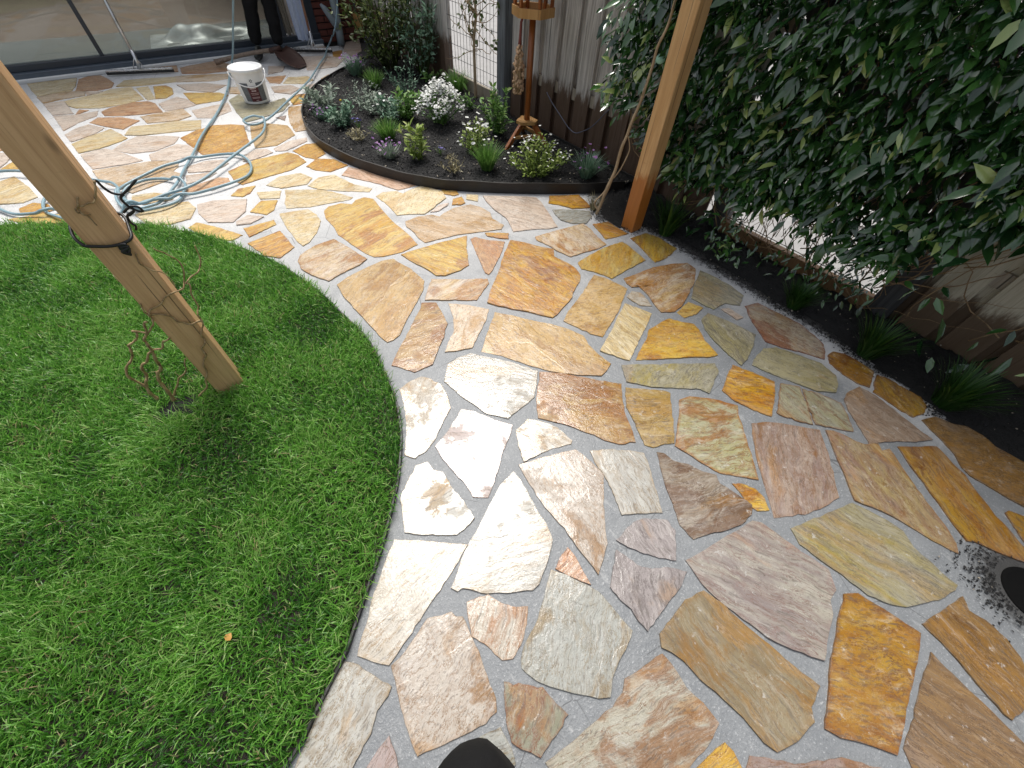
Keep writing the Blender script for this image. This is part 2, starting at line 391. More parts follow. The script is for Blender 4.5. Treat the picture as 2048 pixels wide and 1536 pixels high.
M_JASMINE = leaf_mat('glossy evergreen leaf', (0.014, 0.050, 0.016), (0.070, 0.180, 0.036), (0.46, 0.56, 0.18), 0.13, 0.75, 0.16)
M_GREEN = leaf_mat('fresh green leaf', (0.06, 0.15, 0.025), (0.17, 0.33, 0.07), (0.36, 0.48, 0.16), 0.5, 0.4, 0.3)
M_LIME = leaf_mat('lime green leaf', (0.13, 0.20, 0.03), (0.30, 0.40, 0.08), (0.52, 0.56, 0.20), 0.5, 0.4, 0.25)
M_SILVER = leaf_mat('silver grey leaf', (0.15, 0.20, 0.15), (0.33, 0.39, 0.31), (0.56, 0.60, 0.52), 0.65, 0.3, 0.15)
M_BLUEGREEN = leaf_mat('blue green leaf', (0.08, 0.16, 0.10), (0.20, 0.32, 0.22), (0.42, 0.52, 0.40), 0.6, 0.3, 0.15)
M_OLIVE = leaf_mat('olive shrub leaf', (0.035, 0.055, 0.010), (0.09, 0.13, 0.03), (0.26, 0.30, 0.07), 0.5, 0.4, 0.2)
M_STRAW = leaf_mat('dry straw leaf', (0.14, 0.12, 0.06), (0.28, 0.25, 0.14), (0.45, 0.42, 0.30), 0.7, 0.3, 0.1)
M_TUFT = leaf_mat('sedge blade', (0.014, 0.050, 0.006), (0.034, 0.10, 0.014), (0.13, 0.20, 0.03), 0.45, 0.4, 0.2)
M_WHITEF = leaf_mat('white petals', (0.62, 0.63, 0.60), (0.80, 0.81, 0.79), (0.84, 0.84, 0.80), 0.6, 0.3, 0.2)
M_PURPLEF = leaf_mat('purple petals', (0.16, 0.07, 0.22), (0.34, 0.17, 0.42), (0.50, 0.30, 0.52), 0.6, 0.3, 0.2)
M_BLUEF = leaf_mat('blue petals', (0.10, 0.09, 0.30), (0.20, 0.18, 0.45), (0.30, 0.30, 0.55), 0.6, 0.3, 0.2)
M_YELLOWF = simple('yellow bud', (0.60, 0.42, 0.03), 0.5)

def soil_mat(name, a, bcol):
    m, nt, b = new_mat(name); k = N(nt); p = k.pos()
    n = k.noise(p, 40, 8, 0.75); n2 = k.noise(p, 220, 4, 0.7)
    c = k.mix(k.step(n, 0.35, 0.7), a, bcol); c = k.mix(k.math('MULTIPLY', k.step(n2, 0.64, 0.74), 0.5), c, (0.20, 0.17, 0.14))
    nt.links.new(c, b.inputs['Base Color']); b.inputs['Roughness'].default_value = 0.85
    nt.links.new(k.bump(k.math('ADD', n, k.math('MULTIPLY', n2, 0.5)), 1.0, 0.02), b.inputs['Normal'])
    return m
M_SOIL = soil_mat('dark planting soil', (0.005, 0.005, 0.005), (0.015, 0.014, 0.0135))
M_EARTH = soil_mat('bare earth', (0.03, 0.024, 0.018), (0.06, 0.05, 0.04))
M_CHIP = leaf_mat('bark chips', (0.003, 0.003, 0.003), (0.017, 0.016, 0.016), (0.32, 0.28, 0.22), 0.75, 0.4, 0.0)
M_EDGING = simple('black plastic edging', (0.020, 0.019, 0.018), 0.5, var=0.4, vscale=12, bump=0.2)
M_EDGING_RUST = simple('brown black steel edging', (0.012, 0.010, 0.009), 0.5, var=0.5, vscale=9, bump=0.15)
M_HOSE = simple('blue green hose', (0.23, 0.34, 0.385), 0.34, var=0.35, vscale=11)
M_WHITEPL = simple('white bucket plastic', (0.80, 0.81, 0.81), 0.35, var=0.04)
M_STEEL = simple('brushed aluminium', (0.62, 0.63, 0.64), 0.28, metal=0.9, var=0.12, stretch=(1, 1, 0.1))
M_RUBBER = simple('black rubber', (0.012, 0.012, 0.012), 0.5)
M_PIT = simple('black pipe', (0.004, 0.004, 0.004), 0.9, spec=0.1)
M_RUSTSTEEL = simple('dark rusty shovel steel', (0.050, 0.022, 0.016), 0.55, metal=0.2, var=0.6, vscale=9, bump=0.2)
M_FRAME = simple('dark grey aluminium frame', (0.030, 0.038, 0.050), 0.35, var=0.12)
M_SILL = simple('blue grey stone sill', (0.075, 0.095, 0.12), 0.4, var=0.25, bump=0.1)
M_WHITESTRIP = simple('white mortar strip', (0.74, 0.74, 0.72), 0.8, var=0.08, bump=0.3)
M_ZINC = simple('grey drain pipe', (0.24, 0.29, 0.32), 0.5, var=0.12)
M_CLOTH = simple('pale blue curtain cloth', (0.62, 0.69, 0.84), 0.85, var=0.08, vscale=60)
M_LINING = simple('beige curtain lining', (0.36, 0.32, 0.26), 0.85, var=0.1)
M_COPPERWOOD = timber_mat('reddish broomstick', (0.26, 0.12, 0.07), (0.34, 0.17, 0.10), (0.15, 0.06, 0.03), rough=0.5)
M_BLACKCLOTH = simple('black trouser cloth', (0.006, 0.006, 0.0065), 0.85, spec=0.25, var=0.5, vscale=18, bump=0.6, bscale=30)
M_SKIN = simple('skin', (0.50, 0.30, 0.22), 0.5)
M_HAIR = simple('brown hair', (0.05, 0.03, 0.02), 0.6)
M_SHOE = simple('black shoe leather', (0.012, 0.012, 0.012), 0.4)
M_BRICK = simple('dark red brick', (0.135, 0.040, 0.028), 0.8, var=0.5, vscale=25, bump=0.6, bscale=60)
M_BRICKMORTAR = simple('dark brick mortar', (0.05, 0.045, 0.042), 0.9, var=0.3, bump=0.4)
M_ROOMFLOOR = timber_mat('brown room floor', (0.105, 0.072, 0.055), (0.15, 0.107, 0.083), (0.06, 0.04, 0.03), rough=0.4)
M_ROOMWALL = simple('room wall', (0.30, 0.27, 0.24), 0.9)
M_PLINTH = simple('dark grey mat', (0.058, 0.062, 0.060), 0.7, var=0.3)
M_WIRE = simple('galvanised wire', (0.16, 0.16, 0.16), 0.45, metal=0.5)
M_BLACKWIRE = simple('black cable', (0.010, 0.010, 0.010), 0.4)
M_CORD = simple('grey blue cord', (0.10, 0.11, 0.15), 0.5)
M_BARK = timber_mat('twisted bark', (0.21, 0.13, 0.065), (0.36, 0.25, 0.13), (0.08, 0.045, 0.02), 2.0, rough=0.7)
M_VINE = timber_mat('twisted vine bark', (0.25, 0.165, 0.075), (0.44, 0.315, 0.155), (0.08, 0.05, 0.02), 2.0, rough=0.55)
M_BARKPALE = timber_mat('pale dry stem', (0.30, 0.22, 0.13), (0.42, 0.32, 0.20), (0.15, 0.10, 0.06), 2.0, rough=0.7)
M_NUT = simple('peanut', (0.50, 0.33, 0.20), 0.6, var=0.35, vscale=120, bump=0.4)
M_NET = simple('red net cord', (0.20, 0.045, 0.035), 0.6)
M_CONCRETE = simple('neighbour pale paving', (0.30, 0.295, 0.29), 0.85, var=0.35, vscale=9)
M_WALLWHITE = simple('white rendered wall', (0.66, 0.67, 0.69), 0.85, var=0.04)
M_BRISTLE = timber_mat('straw bristles', (0.42, 0.24, 0.07), (0.55, 0.33, 0.11), (0.25, 0.12, 0.03), 3.0, rough=0.8)
M_RED = simple('red plastic', (0.55, 0.05, 0.03), 0.4)
M_MINT = simple('mint green plastic', (0.30, 0.55, 0.42), 0.5)
M_LABELRED = simple('dark red label print', (0.085, 0.012, 0.018), 0.45, var=0.2)
M_LABELGREY = simple('stone picture label print', (0.115, 0.13, 0.145), 0.45, var=0.8, vscale=45)
M_LABELINK = simple('label ink', (0.03, 0.05, 0.06), 0.5)
M_LABELTEXT = simple('pale label lettering', (0.62, 0.50, 0.50), 0.5)
M_AUTUMN = simple('fallen yellow leaf', (0.45, 0.24, 0.05), 0.6)
M_PLASTIC = simple('crumpled pale sheeting', (0.20, 0.21, 0.208), 0.35, var=0.2)

def glass_mat():
    m, nt, b = new_mat('door glass'); nt.nodes.remove(b)
    gl = nt.nodes.new('ShaderNodeBsdfGlossy'); gl.inputs['Roughness'].default_value = 0.02
    tr = nt.nodes.new('ShaderNodeBsdfTransparent'); tr.inputs['Color'].default_value = (0.80, 0.84, 0.82, 1)
    fr = nt.nodes.new('ShaderNodeFresnel'); fr.inputs['IOR'].default_value = 1.55
    mx = nt.nodes.new('ShaderNodeMixShader'); nt.links.new(fr.outputs[0], mx.inputs[0]); nt.links.new(tr.outputs[0], mx.inputs[1]); nt.links.new(gl.outputs[0], mx.inputs[2])
    nt.links.new(mx.outputs[0], nt.nodes['Material Output'].inputs['Surface']); return m
M_GLASS = glass_mat()

# ------------------------------------------------------------------ traced outlines, metres on the ground
LAWN_EDGE = [(-0.986,3.401),(-0.767,3.269),(-0.546,3.104),(-0.341,2.988),(-0.225,2.847),(-0.112,2.709),(-0.018,2.555),(0.067,2.382),(0.162,2.179),(0.217,1.96),(0.255,1.789),(0.277,1.596),(0.296,1.459),(0.297,1.341),(0.28,1.207),(0.26,1.087),(0.229,0.97),(0.19,0.87),(0.149,0.794),(0.095,0.709),(0.039,0.637),(-0.026,0.56),(-0.079,0.504),(-0.14,0.444),(-0.207,0.38),(-0.257,0.33),(-0.315,0.291),(-0.368,0.255),(-0.417,0.221),(-0.467,0.197)]

BED_EDGE = [(2.504,5.961),(2.447,5.668),(2.174,5.42),(1.824,5.152),(1.596,4.993),(1.353,4.763),(1.199,4.579),(1.064,4.333),(0.965,4.082),(0.901,3.812),(0.887,3.539),(0.929,3.253),(1.027,2.952),(1.142,2.716),(1.269,2.522),(1.42,2.375),(1.635,2.203),(1.919,2.003),(2.227,1.822),(2.38,1.749)]

STRIP_EDGE = [(2.166,1.785),(2.068,1.711),(1.969,1.564),(1.982,1.4),(2.134,1.326),(2.197,1.216),(2.185,1.014),(2.169,0.757),(2.155,0.526),(2.153,0.38),(2.159,0.194),(2.109,0.021),(2.096,-0.122),(2.072,-0.279),(2.043,-0.387),(2.017,-0.487),(2.025,-0.606),(2.038,-0.681)]

STONES = [
('Y',0.22,[(0.563,2.614),(0.605,2.649),(0.684,2.644),(0.735,2.592),(0.777,2.63),(0.838,2.633),(0.879,2.583),(0.868,2.478),(0.859,2.34),(0.858,2.222),(0.868,2.101),(0.863,1.965),(0.756,1.949),(0.652,1.969),(0.605,1.993),(0.581,2.052),(0.549,2.213),(0.53,2.31),(0.543,2.397),(0.537,2.517)]),
('L',-0.20,[(0.451,3.006),(0.619,2.898),(0.69,2.822),(0.774,2.68),(0.741,2.663),(0.622,2.693),(0.51,2.711),(0.386,2.774),(0.396,2.84),(0.428,2.913)]),
('L',-0.05,[(0.325,2.726),(0.484,2.683),(0.504,2.591),(0.497,2.511),(0.434,2.405),(0.363,2.33),(0.322,2.313),(0.312,2.364),(0.312,2.55),(0.319,2.695)]),
('O',0.10,[(0.078,2.5),(0.173,2.517),(0.263,2.533),(0.275,2.327),(0.179,2.269),(0.119,2.333)]),
('M',0.18,[(0.248,2.179),(0.278,2.228),(0.378,2.275),(0.488,2.28),(0.513,2.199),(0.534,2.112),(0.562,1.995),(0.505,1.965),(0.394,1.948),(0.318,1.924),(0.265,2.023),(0.241,2.104)]),
('T',0.59,[(0.341,1.866),(0.413,1.897),(0.518,1.916),(0.618,1.929),(0.684,1.912),(0.696,1.849),(0.719,1.779),(0.726,1.645),(0.693,1.594),(0.613,1.519),(0.526,1.447),(0.434,1.358),(0.396,1.345),(0.366,1.347),(0.358,1.381),(0.347,1.54),(0.333,1.77)]),
('L',0.52,[(0.913,2.61),(0.969,2.633),(1.058,2.596),(1.076,2.544),(1.131,2.559),(1.222,2.572),(1.27,2.521),(1.309,2.424),(1.283,2.341),(1.212,2.31),(1.143,2.271),(1.064,2.242),(0.987,2.292),(0.916,2.32),(0.926,2.44)]),
('X',-1.04,[(0.923,2.221),(1.014,2.23),(1.101,2.199),(1.128,2.155),(1.174,2.178),(1.255,2.198),(1.374,2.177),(1.41,2.115),(1.423,2.024),(1.393,1.955),(1.409,1.858),(1.367,1.827),(1.251,1.871),(1.11,1.925),(1.016,1.94),(0.91,1.956),(0.903,2.015),(0.911,2.089),(0.903,2.167)]),
('P',0.06,[(1.11,2.238),(1.194,2.28),(1.266,2.275),(1.241,2.25),(1.16,2.223)]),
('O',-0.24,[(1.273,2.242),(1.318,2.299),(1.384,2.296),(1.357,2.216),(1.32,2.212)]),
('Y',-0.22,[(1.319,2.448),(1.397,2.378),(1.381,2.337),(1.345,2.341),(1.303,2.398)]),
('L',-0.57,[(1.43,2.306),(1.488,2.258),(1.441,2.19),(1.393,2.25)]),
('P',-1.07,[(1.509,2.226),(1.674,2.112),(1.798,2.015),(1.785,1.935),(1.681,1.654),(1.621,1.666),(1.534,1.717),(1.413,1.764),(1.45,1.849),(1.474,1.918),(1.47,2.032),(1.486,2.153)]),
('Y',-1.13,[(0.739,1.924),(0.842,1.92),(0.972,1.907),(1.151,1.881),(1.068,1.754),(0.999,1.63),(0.938,1.617),(0.841,1.624),(0.804,1.65),(0.79,1.731),(0.757,1.835)]),
('R',-1.85,[(1.152,1.842),(1.187,1.842),(1.229,1.774),(1.303,1.702),(1.238,1.639),(1.158,1.577),(1.083,1.519),(1.044,1.499),(1.037,1.524),(1.064,1.599),(1.109,1.726)]),
('O',-0.59,[(1.262,1.847),(1.287,1.831),(1.376,1.764),(1.34,1.716),(1.301,1.75),(1.255,1.812)]),
('M',0.15,[(0.766,1.637),(0.892,1.545),(1.014,1.474),(0.998,1.434),(0.937,1.402),(0.869,1.36),(0.793,1.413),(0.655,1.507),(0.689,1.548)]),
('B2',-0.12,[(0.629,1.497),(0.689,1.456),(0.672,1.368),(0.655,1.294),(0.625,1.269),(0.593,1.226),(0.542,1.185),(0.467,1.111),(0.426,1.114),(0.379,1.117),(0.348,1.169),(0.318,1.208),(0.371,1.26),(0.462,1.338),(0.551,1.419),(0.601,1.46)]),
('X',0.61,[(0.737,1.417),(0.803,1.36),(0.88,1.267),(0.829,1.215),(0.756,1.162),(0.666,1.094),(0.598,1.118),(0.549,1.143),(0.595,1.186),(0.661,1.239),(0.706,1.322)]),
('O',-1.39,[(1.344,1.698),(1.398,1.63),(1.448,1.546),(1.499,1.482),(1.451,1.423),(1.462,1.374),(1.477,1.318),(1.477,1.267),(1.457,1.209),(1.41,1.167),(1.345,1.134),(1.292,1.096),(1.215,1.068),(1.142,1.04),(1.104,1.035),(1.067,1.083),(1.032,1.139),(0.977,1.2),(0.934,1.257),(0.904,1.311),(0.979,1.385),(1.115,1.496),(1.182,1.564),(1.234,1.611)]),
('T',-1.42,[(0.893,1.231),(0.948,1.162),(1.001,1.085),(1.065,1.001),(1.113,0.925),(1.14,0.852),(1.12,0.797),(1.114,0.727),(1.121,0.651),(1.074,0.633),(1.035,0.626),(0.946,0.696),(0.871,0.774),(0.807,0.869),(0.748,0.974),(0.686,1.048),(0.756,1.113),(0.837,1.182)]),
('O',-0.93,[(1.891,1.978),(2.072,1.881),(2.055,1.802),(2.03,1.711),(2.007,1.717),(1.912,1.77),(1.868,1.855),(1.823,1.904)]),
('K',-0.15,[(1.791,1.829),(1.88,1.771),(1.986,1.683),(1.951,1.624),(1.857,1.583),(1.791,1.627),(1.753,1.701),(1.769,1.779)]),
('M',-1.58,[(1.49,1.64),(1.606,1.627),(1.733,1.61),(1.841,1.59),(1.836,1.517),(1.81,1.426),(1.797,1.34),(1.722,1.337),(1.638,1.355),(1.533,1.368),(1.504,1.453),(1.499,1.524),(1.475,1.61)]),
('O',-1.23,[(1.889,1.549),(1.993,1.516),(1.99,1.431),(1.998,1.35),(1.917,1.363),(1.837,1.384),(1.862,1.457)]),
('Y2',0.57,[(1.527,1.3),(1.596,1.311),(1.704,1.319),(1.806,1.318),(1.898,1.304),(1.897,1.243),(1.882,1.162),(1.871,1.096),(1.829,1.096),(1.725,1.096),(1.581,1.087),(1.568,1.135),(1.541,1.194),(1.505,1.246)]),
('Y',0.65,[(1.973,1.302),(2.092,1.288),(2.125,1.217),(2.119,1.125),(2.123,1.068),(2.048,1.05),(1.972,1.042),(1.905,1.051),(1.918,1.108),(1.949,1.192)]),
('T',-0.36,[(1.523,1.166),(1.554,1.112),(1.57,1.043),(1.585,0.976),(1.491,0.925),(1.419,0.882),(1.303,0.831),(1.215,0.795),(1.181,0.844),(1.162,0.909),(1.135,0.986),(1.2,1.023),(1.307,1.064),(1.401,1.108)]),
('M',-0.06,[(1.638,1.048),(1.712,1.037),(1.852,1.024),(1.969,0.986),(2.058,0.941),(2.05,0.875),(1.941,0.802),(1.825,0.755),(1.71,0.715),(1.653,0.709),(1.591,0.746),(1.606,0.798),(1.643,0.88),(1.656,0.952),(1.618,0.971),(1.62,1.008)]),
('W',-1.17,[(1.535,0.93),(1.591,0.946),(1.618,0.91),(1.606,0.857),(1.586,0.806),(1.542,0.843),(1.534,0.895)]),
('L',-1.62,[(1.484,0.9),(1.511,0.841),(1.538,0.766),(1.473,0.734),(1.37,0.691),(1.295,0.655),(1.207,0.614),(1.177,0.662),(1.14,0.736),(1.199,0.762),(1.288,0.8),(1.373,0.847)]),
('Y',-0.61,[(1.547,0.694),(1.587,0.687),(1.612,0.638),(1.652,0.593),(1.64,0.554),(1.609,0.503),(1.59,0.447),(1.575,0.396),(1.536,0.409),(1.428,0.481),(1.325,0.54),(1.235,0.598),(1.285,0.624),(1.376,0.657),(1.438,0.695)]),
('G',-1.51,[(2.06,0.848),(2.077,0.761),(2.083,0.678),(2.067,0.576),(1.979,0.541),(1.93,0.598),(1.839,0.602),(1.824,0.66),(1.816,0.724),(1.914,0.782)]),
('Y',-0.61,[(1.66,0.698),(1.771,0.714),(1.799,0.642),(1.727,0.634),(1.657,0.65)]),
('G',-1.95,[(1.718,0.589),(1.784,0.6),(1.819,0.5),(1.846,0.364),(1.779,0.334),(1.669,0.298),(1.61,0.292),(1.619,0.365),(1.64,0.449),(1.671,0.531)]),
('P',-1.19,[(1.871,0.578),(1.91,0.561),(1.909,0.475),(1.869,0.484)]),
('RW',-1.35,[(1.998,0.519),(2.077,0.495),(2.09,0.407),(2.109,0.28),(2.09,0.193),(2.065,0.133),(2.024,0.103),(1.973,0.082),(1.929,0.162),(1.878,0.239),(1.849,0.31),(1.884,0.364),(1.922,0.429)]),
('G',-1.15,[(1.654,0.261),(1.697,0.277),(1.796,0.289),(1.853,0.257),(1.891,0.172),(1.93,0.081),(1.914,0),(1.873,-0.029),(1.817,-0.047),(1.757,0.003),(1.718,0.088),(1.671,0.203)]),
('O2',-1.52,[(2.01,0.081),(2.058,0.079),(2.091,0.04),(2.094,-0.027),(2.09,-0.095),(2.029,-0.111),(1.976,-0.125),(1.954,-0.08),(1.955,-0.014),(1.971,0.052)]),
('O2',-2.14,[(2.086,-0.115),(2.101,-0.163),(2.099,-0.234),(2.104,-0.287),(2.07,-0.324),(2.021,-0.329),(1.96,-0.311),(1.955,-0.255),(1.962,-0.192),(1.961,-0.149),(2.028,-0.125)]),
('V2',-1.63,[(1.811,-0.09),(1.867,-0.082),(1.937,-0.097),(1.944,-0.165),(1.924,-0.259),(1.905,-0.347),(1.899,-0.403),(1.831,-0.365),(1.773,-0.317),(1.718,-0.284),(1.666,-0.257),(1.71,-0.205),(1.763,-0.13)]),
('O',-0.98,[(1.44,0.266),(1.518,0.297),(1.578,0.315),(1.608,0.248),(1.646,0.147),(1.559,0.097),(1.462,0.054),(1.43,0.116),(1.415,0.166),(1.407,0.192),(1.412,0.257)]),
('KR',-1.84,[(1.658,0.124),(1.711,0.065),(1.636,-0.012),(1.567,-0.071),(1.526,-0.017),(1.5,0.034),(1.499,0.047)]),
('KR',-1.74,[(1.711,0.051),(1.748,-0.011),(1.773,-0.09),(1.734,-0.135),(1.671,-0.189),(1.629,-0.141),(1.578,-0.079),(1.633,-0.023)]),
('YG',0.06,[(1.156,0.614),(1.335,0.492),(1.515,0.372),(1.489,0.332),(1.408,0.302),(1.348,0.282),(1.334,0.32),(1.279,0.366),(1.171,0.45),(1.103,0.534)]),
('B',-0.98,[(1.974,-0.341),(2.04,-0.369),(2.058,-0.424),(2.093,-0.471),(2.095,-0.523),(2.074,-0.571),(2.079,-0.616),(2.085,-0.67),(2.081,-0.741),(1.866,-0.786),(1.862,-0.722),(1.852,-0.669),(1.848,-0.613),(1.843,-0.554),(1.856,-0.525),(1.901,-0.486),(1.931,-0.433),(1.949,-0.382)]),
('VY',-2.01,[(1.582,-0.12),(1.603,-0.139),(1.618,-0.173),(1.627,-0.217),(1.644,-0.248),(1.693,-0.278),(1.67,-0.301),(1.705,-0.315),(1.672,-0.362),(1.646,-0.397),(1.62,-0.433),(1.582,-0.487),(1.554,-0.538),(1.536,-0.571),(1.5,-0.613),(1.468,-0.63),(1.444,-0.559),(1.429,-0.467),(1.411,-0.407),(1.373,-0.331),(1.394,-0.309),(1.431,-0.275),(1.474,-0.23),(1.528,-0.175)]),
('O2',-2.11,[(1.746,-0.333),(1.803,-0.375),(1.88,-0.428),(1.857,-0.475),(1.837,-0.511),(1.827,-0.543),(1.787,-0.586),(1.75,-0.639),(1.729,-0.665),(1.713,-0.708),(1.684,-0.75),(1.667,-0.784),(1.63,-0.8),(1.622,-0.778),(1.582,-0.703),(1.563,-0.654),(1.542,-0.634),(1.57,-0.586),(1.601,-0.543),(1.649,-0.472),(1.693,-0.401)]),
('O2',-1.81,[(1.775,-0.687),(1.794,-0.692),(1.813,-0.733),(1.804,-0.782),(1.714,-0.809),(1.705,-0.759),(1.74,-0.722)]),
('V',-2.50,[(1.361,0.081),(1.405,0.056),(1.464,0.007),(1.562,-0.103),(1.524,-0.138),(1.484,-0.176),(1.42,-0.227),(1.369,-0.261),(1.334,-0.289),(1.254,-0.273),(1.172,-0.247),(1.113,-0.21),(1.072,-0.188),(1.137,-0.12),(1.17,-0.086),(1.224,-0.032),(1.299,0.033)]),
('T2',-0.62,[(1.074,0.514),(1.139,0.455),(1.201,0.399),(1.208,0.381),(1.15,0.328),(1.098,0.277),(1.051,0.233),(1.026,0.214),(0.992,0.235),(0.944,0.25),(0.925,0.277),(0.948,0.322),(0.976,0.379),(1.001,0.443)]),
('GR',-0.44,[(1.214,0.334),(1.266,0.319),(1.34,0.247),(1.394,0.169),(1.336,0.12),(1.285,0.064),(1.23,0.002),(1.19,-0.039),(1.156,-0.073),(1.103,-0.016),(1.062,0.03),(1.043,0.093),(1.032,0.153),(1.019,0.202),(1.063,0.231),(1.133,0.274)]),
('B2',-0.84,[(0.825,0.799),(0.896,0.739),(0.974,0.648),(1.072,0.54),(1.018,0.486),(0.965,0.418),(0.942,0.369),(0.903,0.307),(0.845,0.338),(0.811,0.384),(0.781,0.448),(0.73,0.537),(0.667,0.615),(0.719,0.691)]),
('W2',-1.87,[(0.73,0.382),(0.8,0.341),(0.854,0.295),(0.892,0.254),(0.87,0.213),(0.833,0.161),(0.803,0.113),(0.766,0.06),(0.706,0.102),(0.646,0.139),(0.663,0.172),(0.688,0.226),(0.704,0.279),(0.714,0.34)]),
('BW',-0.39,[(0.939,0.226),(0.957,0.207),(0.96,0.166),(0.993,0.123),(1.012,0.071),(1.042,0.032),(1.023,0.004),(1.034,-0.035),(1.041,-0.073),(1.048,-0.113),(1.014,-0.132),(0.955,-0.13),(0.896,-0.11),(0.84,-0.083),(0.781,-0.063),(0.783,-0.005),(0.806,0.028),(0.833,0.075),(0.869,0.134)]),
('Y',-0.63,[(1.062,-0.025),(1.092,-0.049),(1.112,-0.087),(1.109,-0.123),(1.082,-0.161),(1.046,-0.138),(1.041,-0.107),(1.056,-0.067)]),
('W2',-0.73,[(0.524,1.071),(0.578,1.077),(0.637,1.067),(0.695,0.995),(0.765,0.905),(0.823,0.811),(0.768,0.753),(0.718,0.708),(0.638,0.697),(0.566,0.686),(0.535,0.726),(0.506,0.762),(0.488,0.842),(0.471,0.909),(0.458,0.994),(0.491,1.034)]),
('W',0.60,[(0.283,1.067),(0.342,1.081),(0.391,1.075),(0.418,1.039),(0.437,0.989),(0.43,0.938),(0.405,0.864),(0.342,0.822),(0.273,0.77),(0.229,0.75),(0.181,0.747),(0.156,0.784),(0.182,0.823),(0.23,0.904),(0.261,0.983)]),
('P2',-0.63,[(0.266,0.745),(0.341,0.775),(0.44,0.832),(0.477,0.79),(0.515,0.715),(0.561,0.65),(0.521,0.617),(0.457,0.578),(0.395,0.524),(0.347,0.488),(0.311,0.464),(0.27,0.497),(0.275,0.552),(0.268,0.622),(0.262,0.681)]),
('W',-1.23,[(0.557,0.621),(0.629,0.637),(0.665,0.596),(0.698,0.537),(0.706,0.459),(0.691,0.45),(0.617,0.48),(0.563,0.488),(0.499,0.497),(0.522,0.556)]),
('WB',-1.69,[(0.475,0.497),(0.54,0.477),(0.62,0.448),(0.69,0.42),(0.699,0.364),(0.703,0.282),(0.653,0.235),(0.606,0.186),(0.577,0.154),(0.536,0.102),(0.492,0.076),(0.445,0.052),(0.448,0.109),(0.452,0.178),(0.453,0.245),(0.45,0.317),(0.46,0.412)]),
('W2',-0.26,[(0.166,0.717),(0.209,0.706),(0.21,0.665),(0.232,0.637),(0.227,0.565),(0.234,0.505),(0.231,0.432),(0.21,0.425),(0.154,0.42),(0.066,0.485),(0.022,0.527),(0.038,0.567),(0.068,0.642),(0.108,0.675)]),
('W2',-0.38,[(0.442,0.488),(0.443,0.446),(0.426,0.357),(0.416,0.309),(0.415,0.273),(0.397,0.219),(0.329,0.171),(0.277,0.143),(0.25,0.142),(0.184,0.182),(0.122,0.229),(0.084,0.273),(0.067,0.274),(0.056,0.294),(0.147,0.358),(0.224,0.394),(0.301,0.437),(0.37,0.473)]),
('W',0.17,[(-0.017,0.525),(0.058,0.463),(0.164,0.371),(0.096,0.339),(0.024,0.309),(-0.048,0.285),(-0.111,0.259),(-0.15,0.244),(-0.181,0.233),(-0.211,0.265),(-0.24,0.304),(-0.222,0.327),(-0.188,0.358),(-0.15,0.405),(-0.101,0.45),(-0.058,0.491)]),
('WB',0.27,[(-0.177,0.226),(-0.148,0.228),(-0.098,0.244),(-0.043,0.265),(-0.008,0.247),(0.021,0.238),(0.024,0.22),(0.04,0.208),(0.034,0.16),(0.026,0.096),(0.012,0.036),(0.008,-0.001),(-0.007,-0.025),(-0.043,-0.027),(-0.095,-0.012),(-0.145,0.003),(-0.209,0.024),(-0.207,0.062),(-0.199,0.113),(-0.188,0.17)]),
('WO',0.64,[(0.073,0.232),(0.135,0.211),(0.148,0.177),(0.172,0.142),(0.21,0.116),(0.179,0.082),(0.135,0.053),(0.096,0.041),(0.072,0.056),(0.06,0.105),(0.037,0.15),(0.053,0.193)]),
('W2',0.46,[(-0.281,0.316),(-0.248,0.28),(-0.226,0.234),(-0.2,0.185),(-0.216,0.173),(-0.253,0.163),(-0.283,0.132),(-0.317,0.115),(-0.346,0.1),(-0.372,0.079),(-0.48,0.156),(-0.451,0.183),(-0.403,0.223),(-0.35,0.266),(-0.301,0.301)]),
('P2',0.39,[(-0.314,0.079),(-0.28,0.091),(-0.249,0.098),(-0.252,0.065),(-0.258,0.029),(-0.268,0.004),(-0.347,0.065)]),
('GR2',0.46,[(0.047,0.011),(0.085,-0.026),(0.121,-0.06),(0.126,-0.096),(0.138,-0.143),(0.087,-0.154),(0.03,-0.162),(0.003,-0.122),(-0.009,-0.097),(0.004,-0.058),(0.025,-0.023)]),
('K',-0.65,[(-0.109,-0.033),(-0.065,-0.043),(-0.017,-0.057),(-0.019,-0.105),(-0.029,-0.135),(-0.093,-0.12),(-0.16,-0.046)]),
('R2',0.14,[(0.349,0.144),(0.38,0.159),(0.422,0.169),(0.421,0.128),(0.411,0.086),(0.405,0.045),(0.386,0.074),(0.367,0.109)]),
('K',0.62,[(0.333,0.15),(0.362,0.11),(0.392,0.052),(0.408,0.015),(0.412,-0.039),(0.415,-0.117),(0.366,-0.136),(0.33,-0.143),(0.287,-0.159),(0.254,-0.184),(0.227,-0.167),(0.196,-0.133),(0.154,-0.085),(0.121,-0.041),(0.105,0.006),(0.115,0.022),(0.145,0.044),(0.198,0.062),(0.248,0.091),(0.298,0.127)]),
('V3',-1.74,[(0.569,0.09),(0.657,0.095),(0.696,0.084),(0.758,0.031),(0.753,-0.005),(0.677,-0.069),(0.639,-0.031),(0.604,0.018),(0.58,0.062)]),
('V3',-2.13,[(0.546,0.068),(0.557,0.027),(0.571,-0.018),(0.593,-0.041),(0.637,-0.067),(0.677,-0.113),(0.618,-0.129),(0.566,-0.131),(0.52,-0.136),(0.453,-0.145),(0.451,-0.111),(0.458,-0.078),(0.449,-0.038),(0.45,0.002),(0.488,0.028)]),
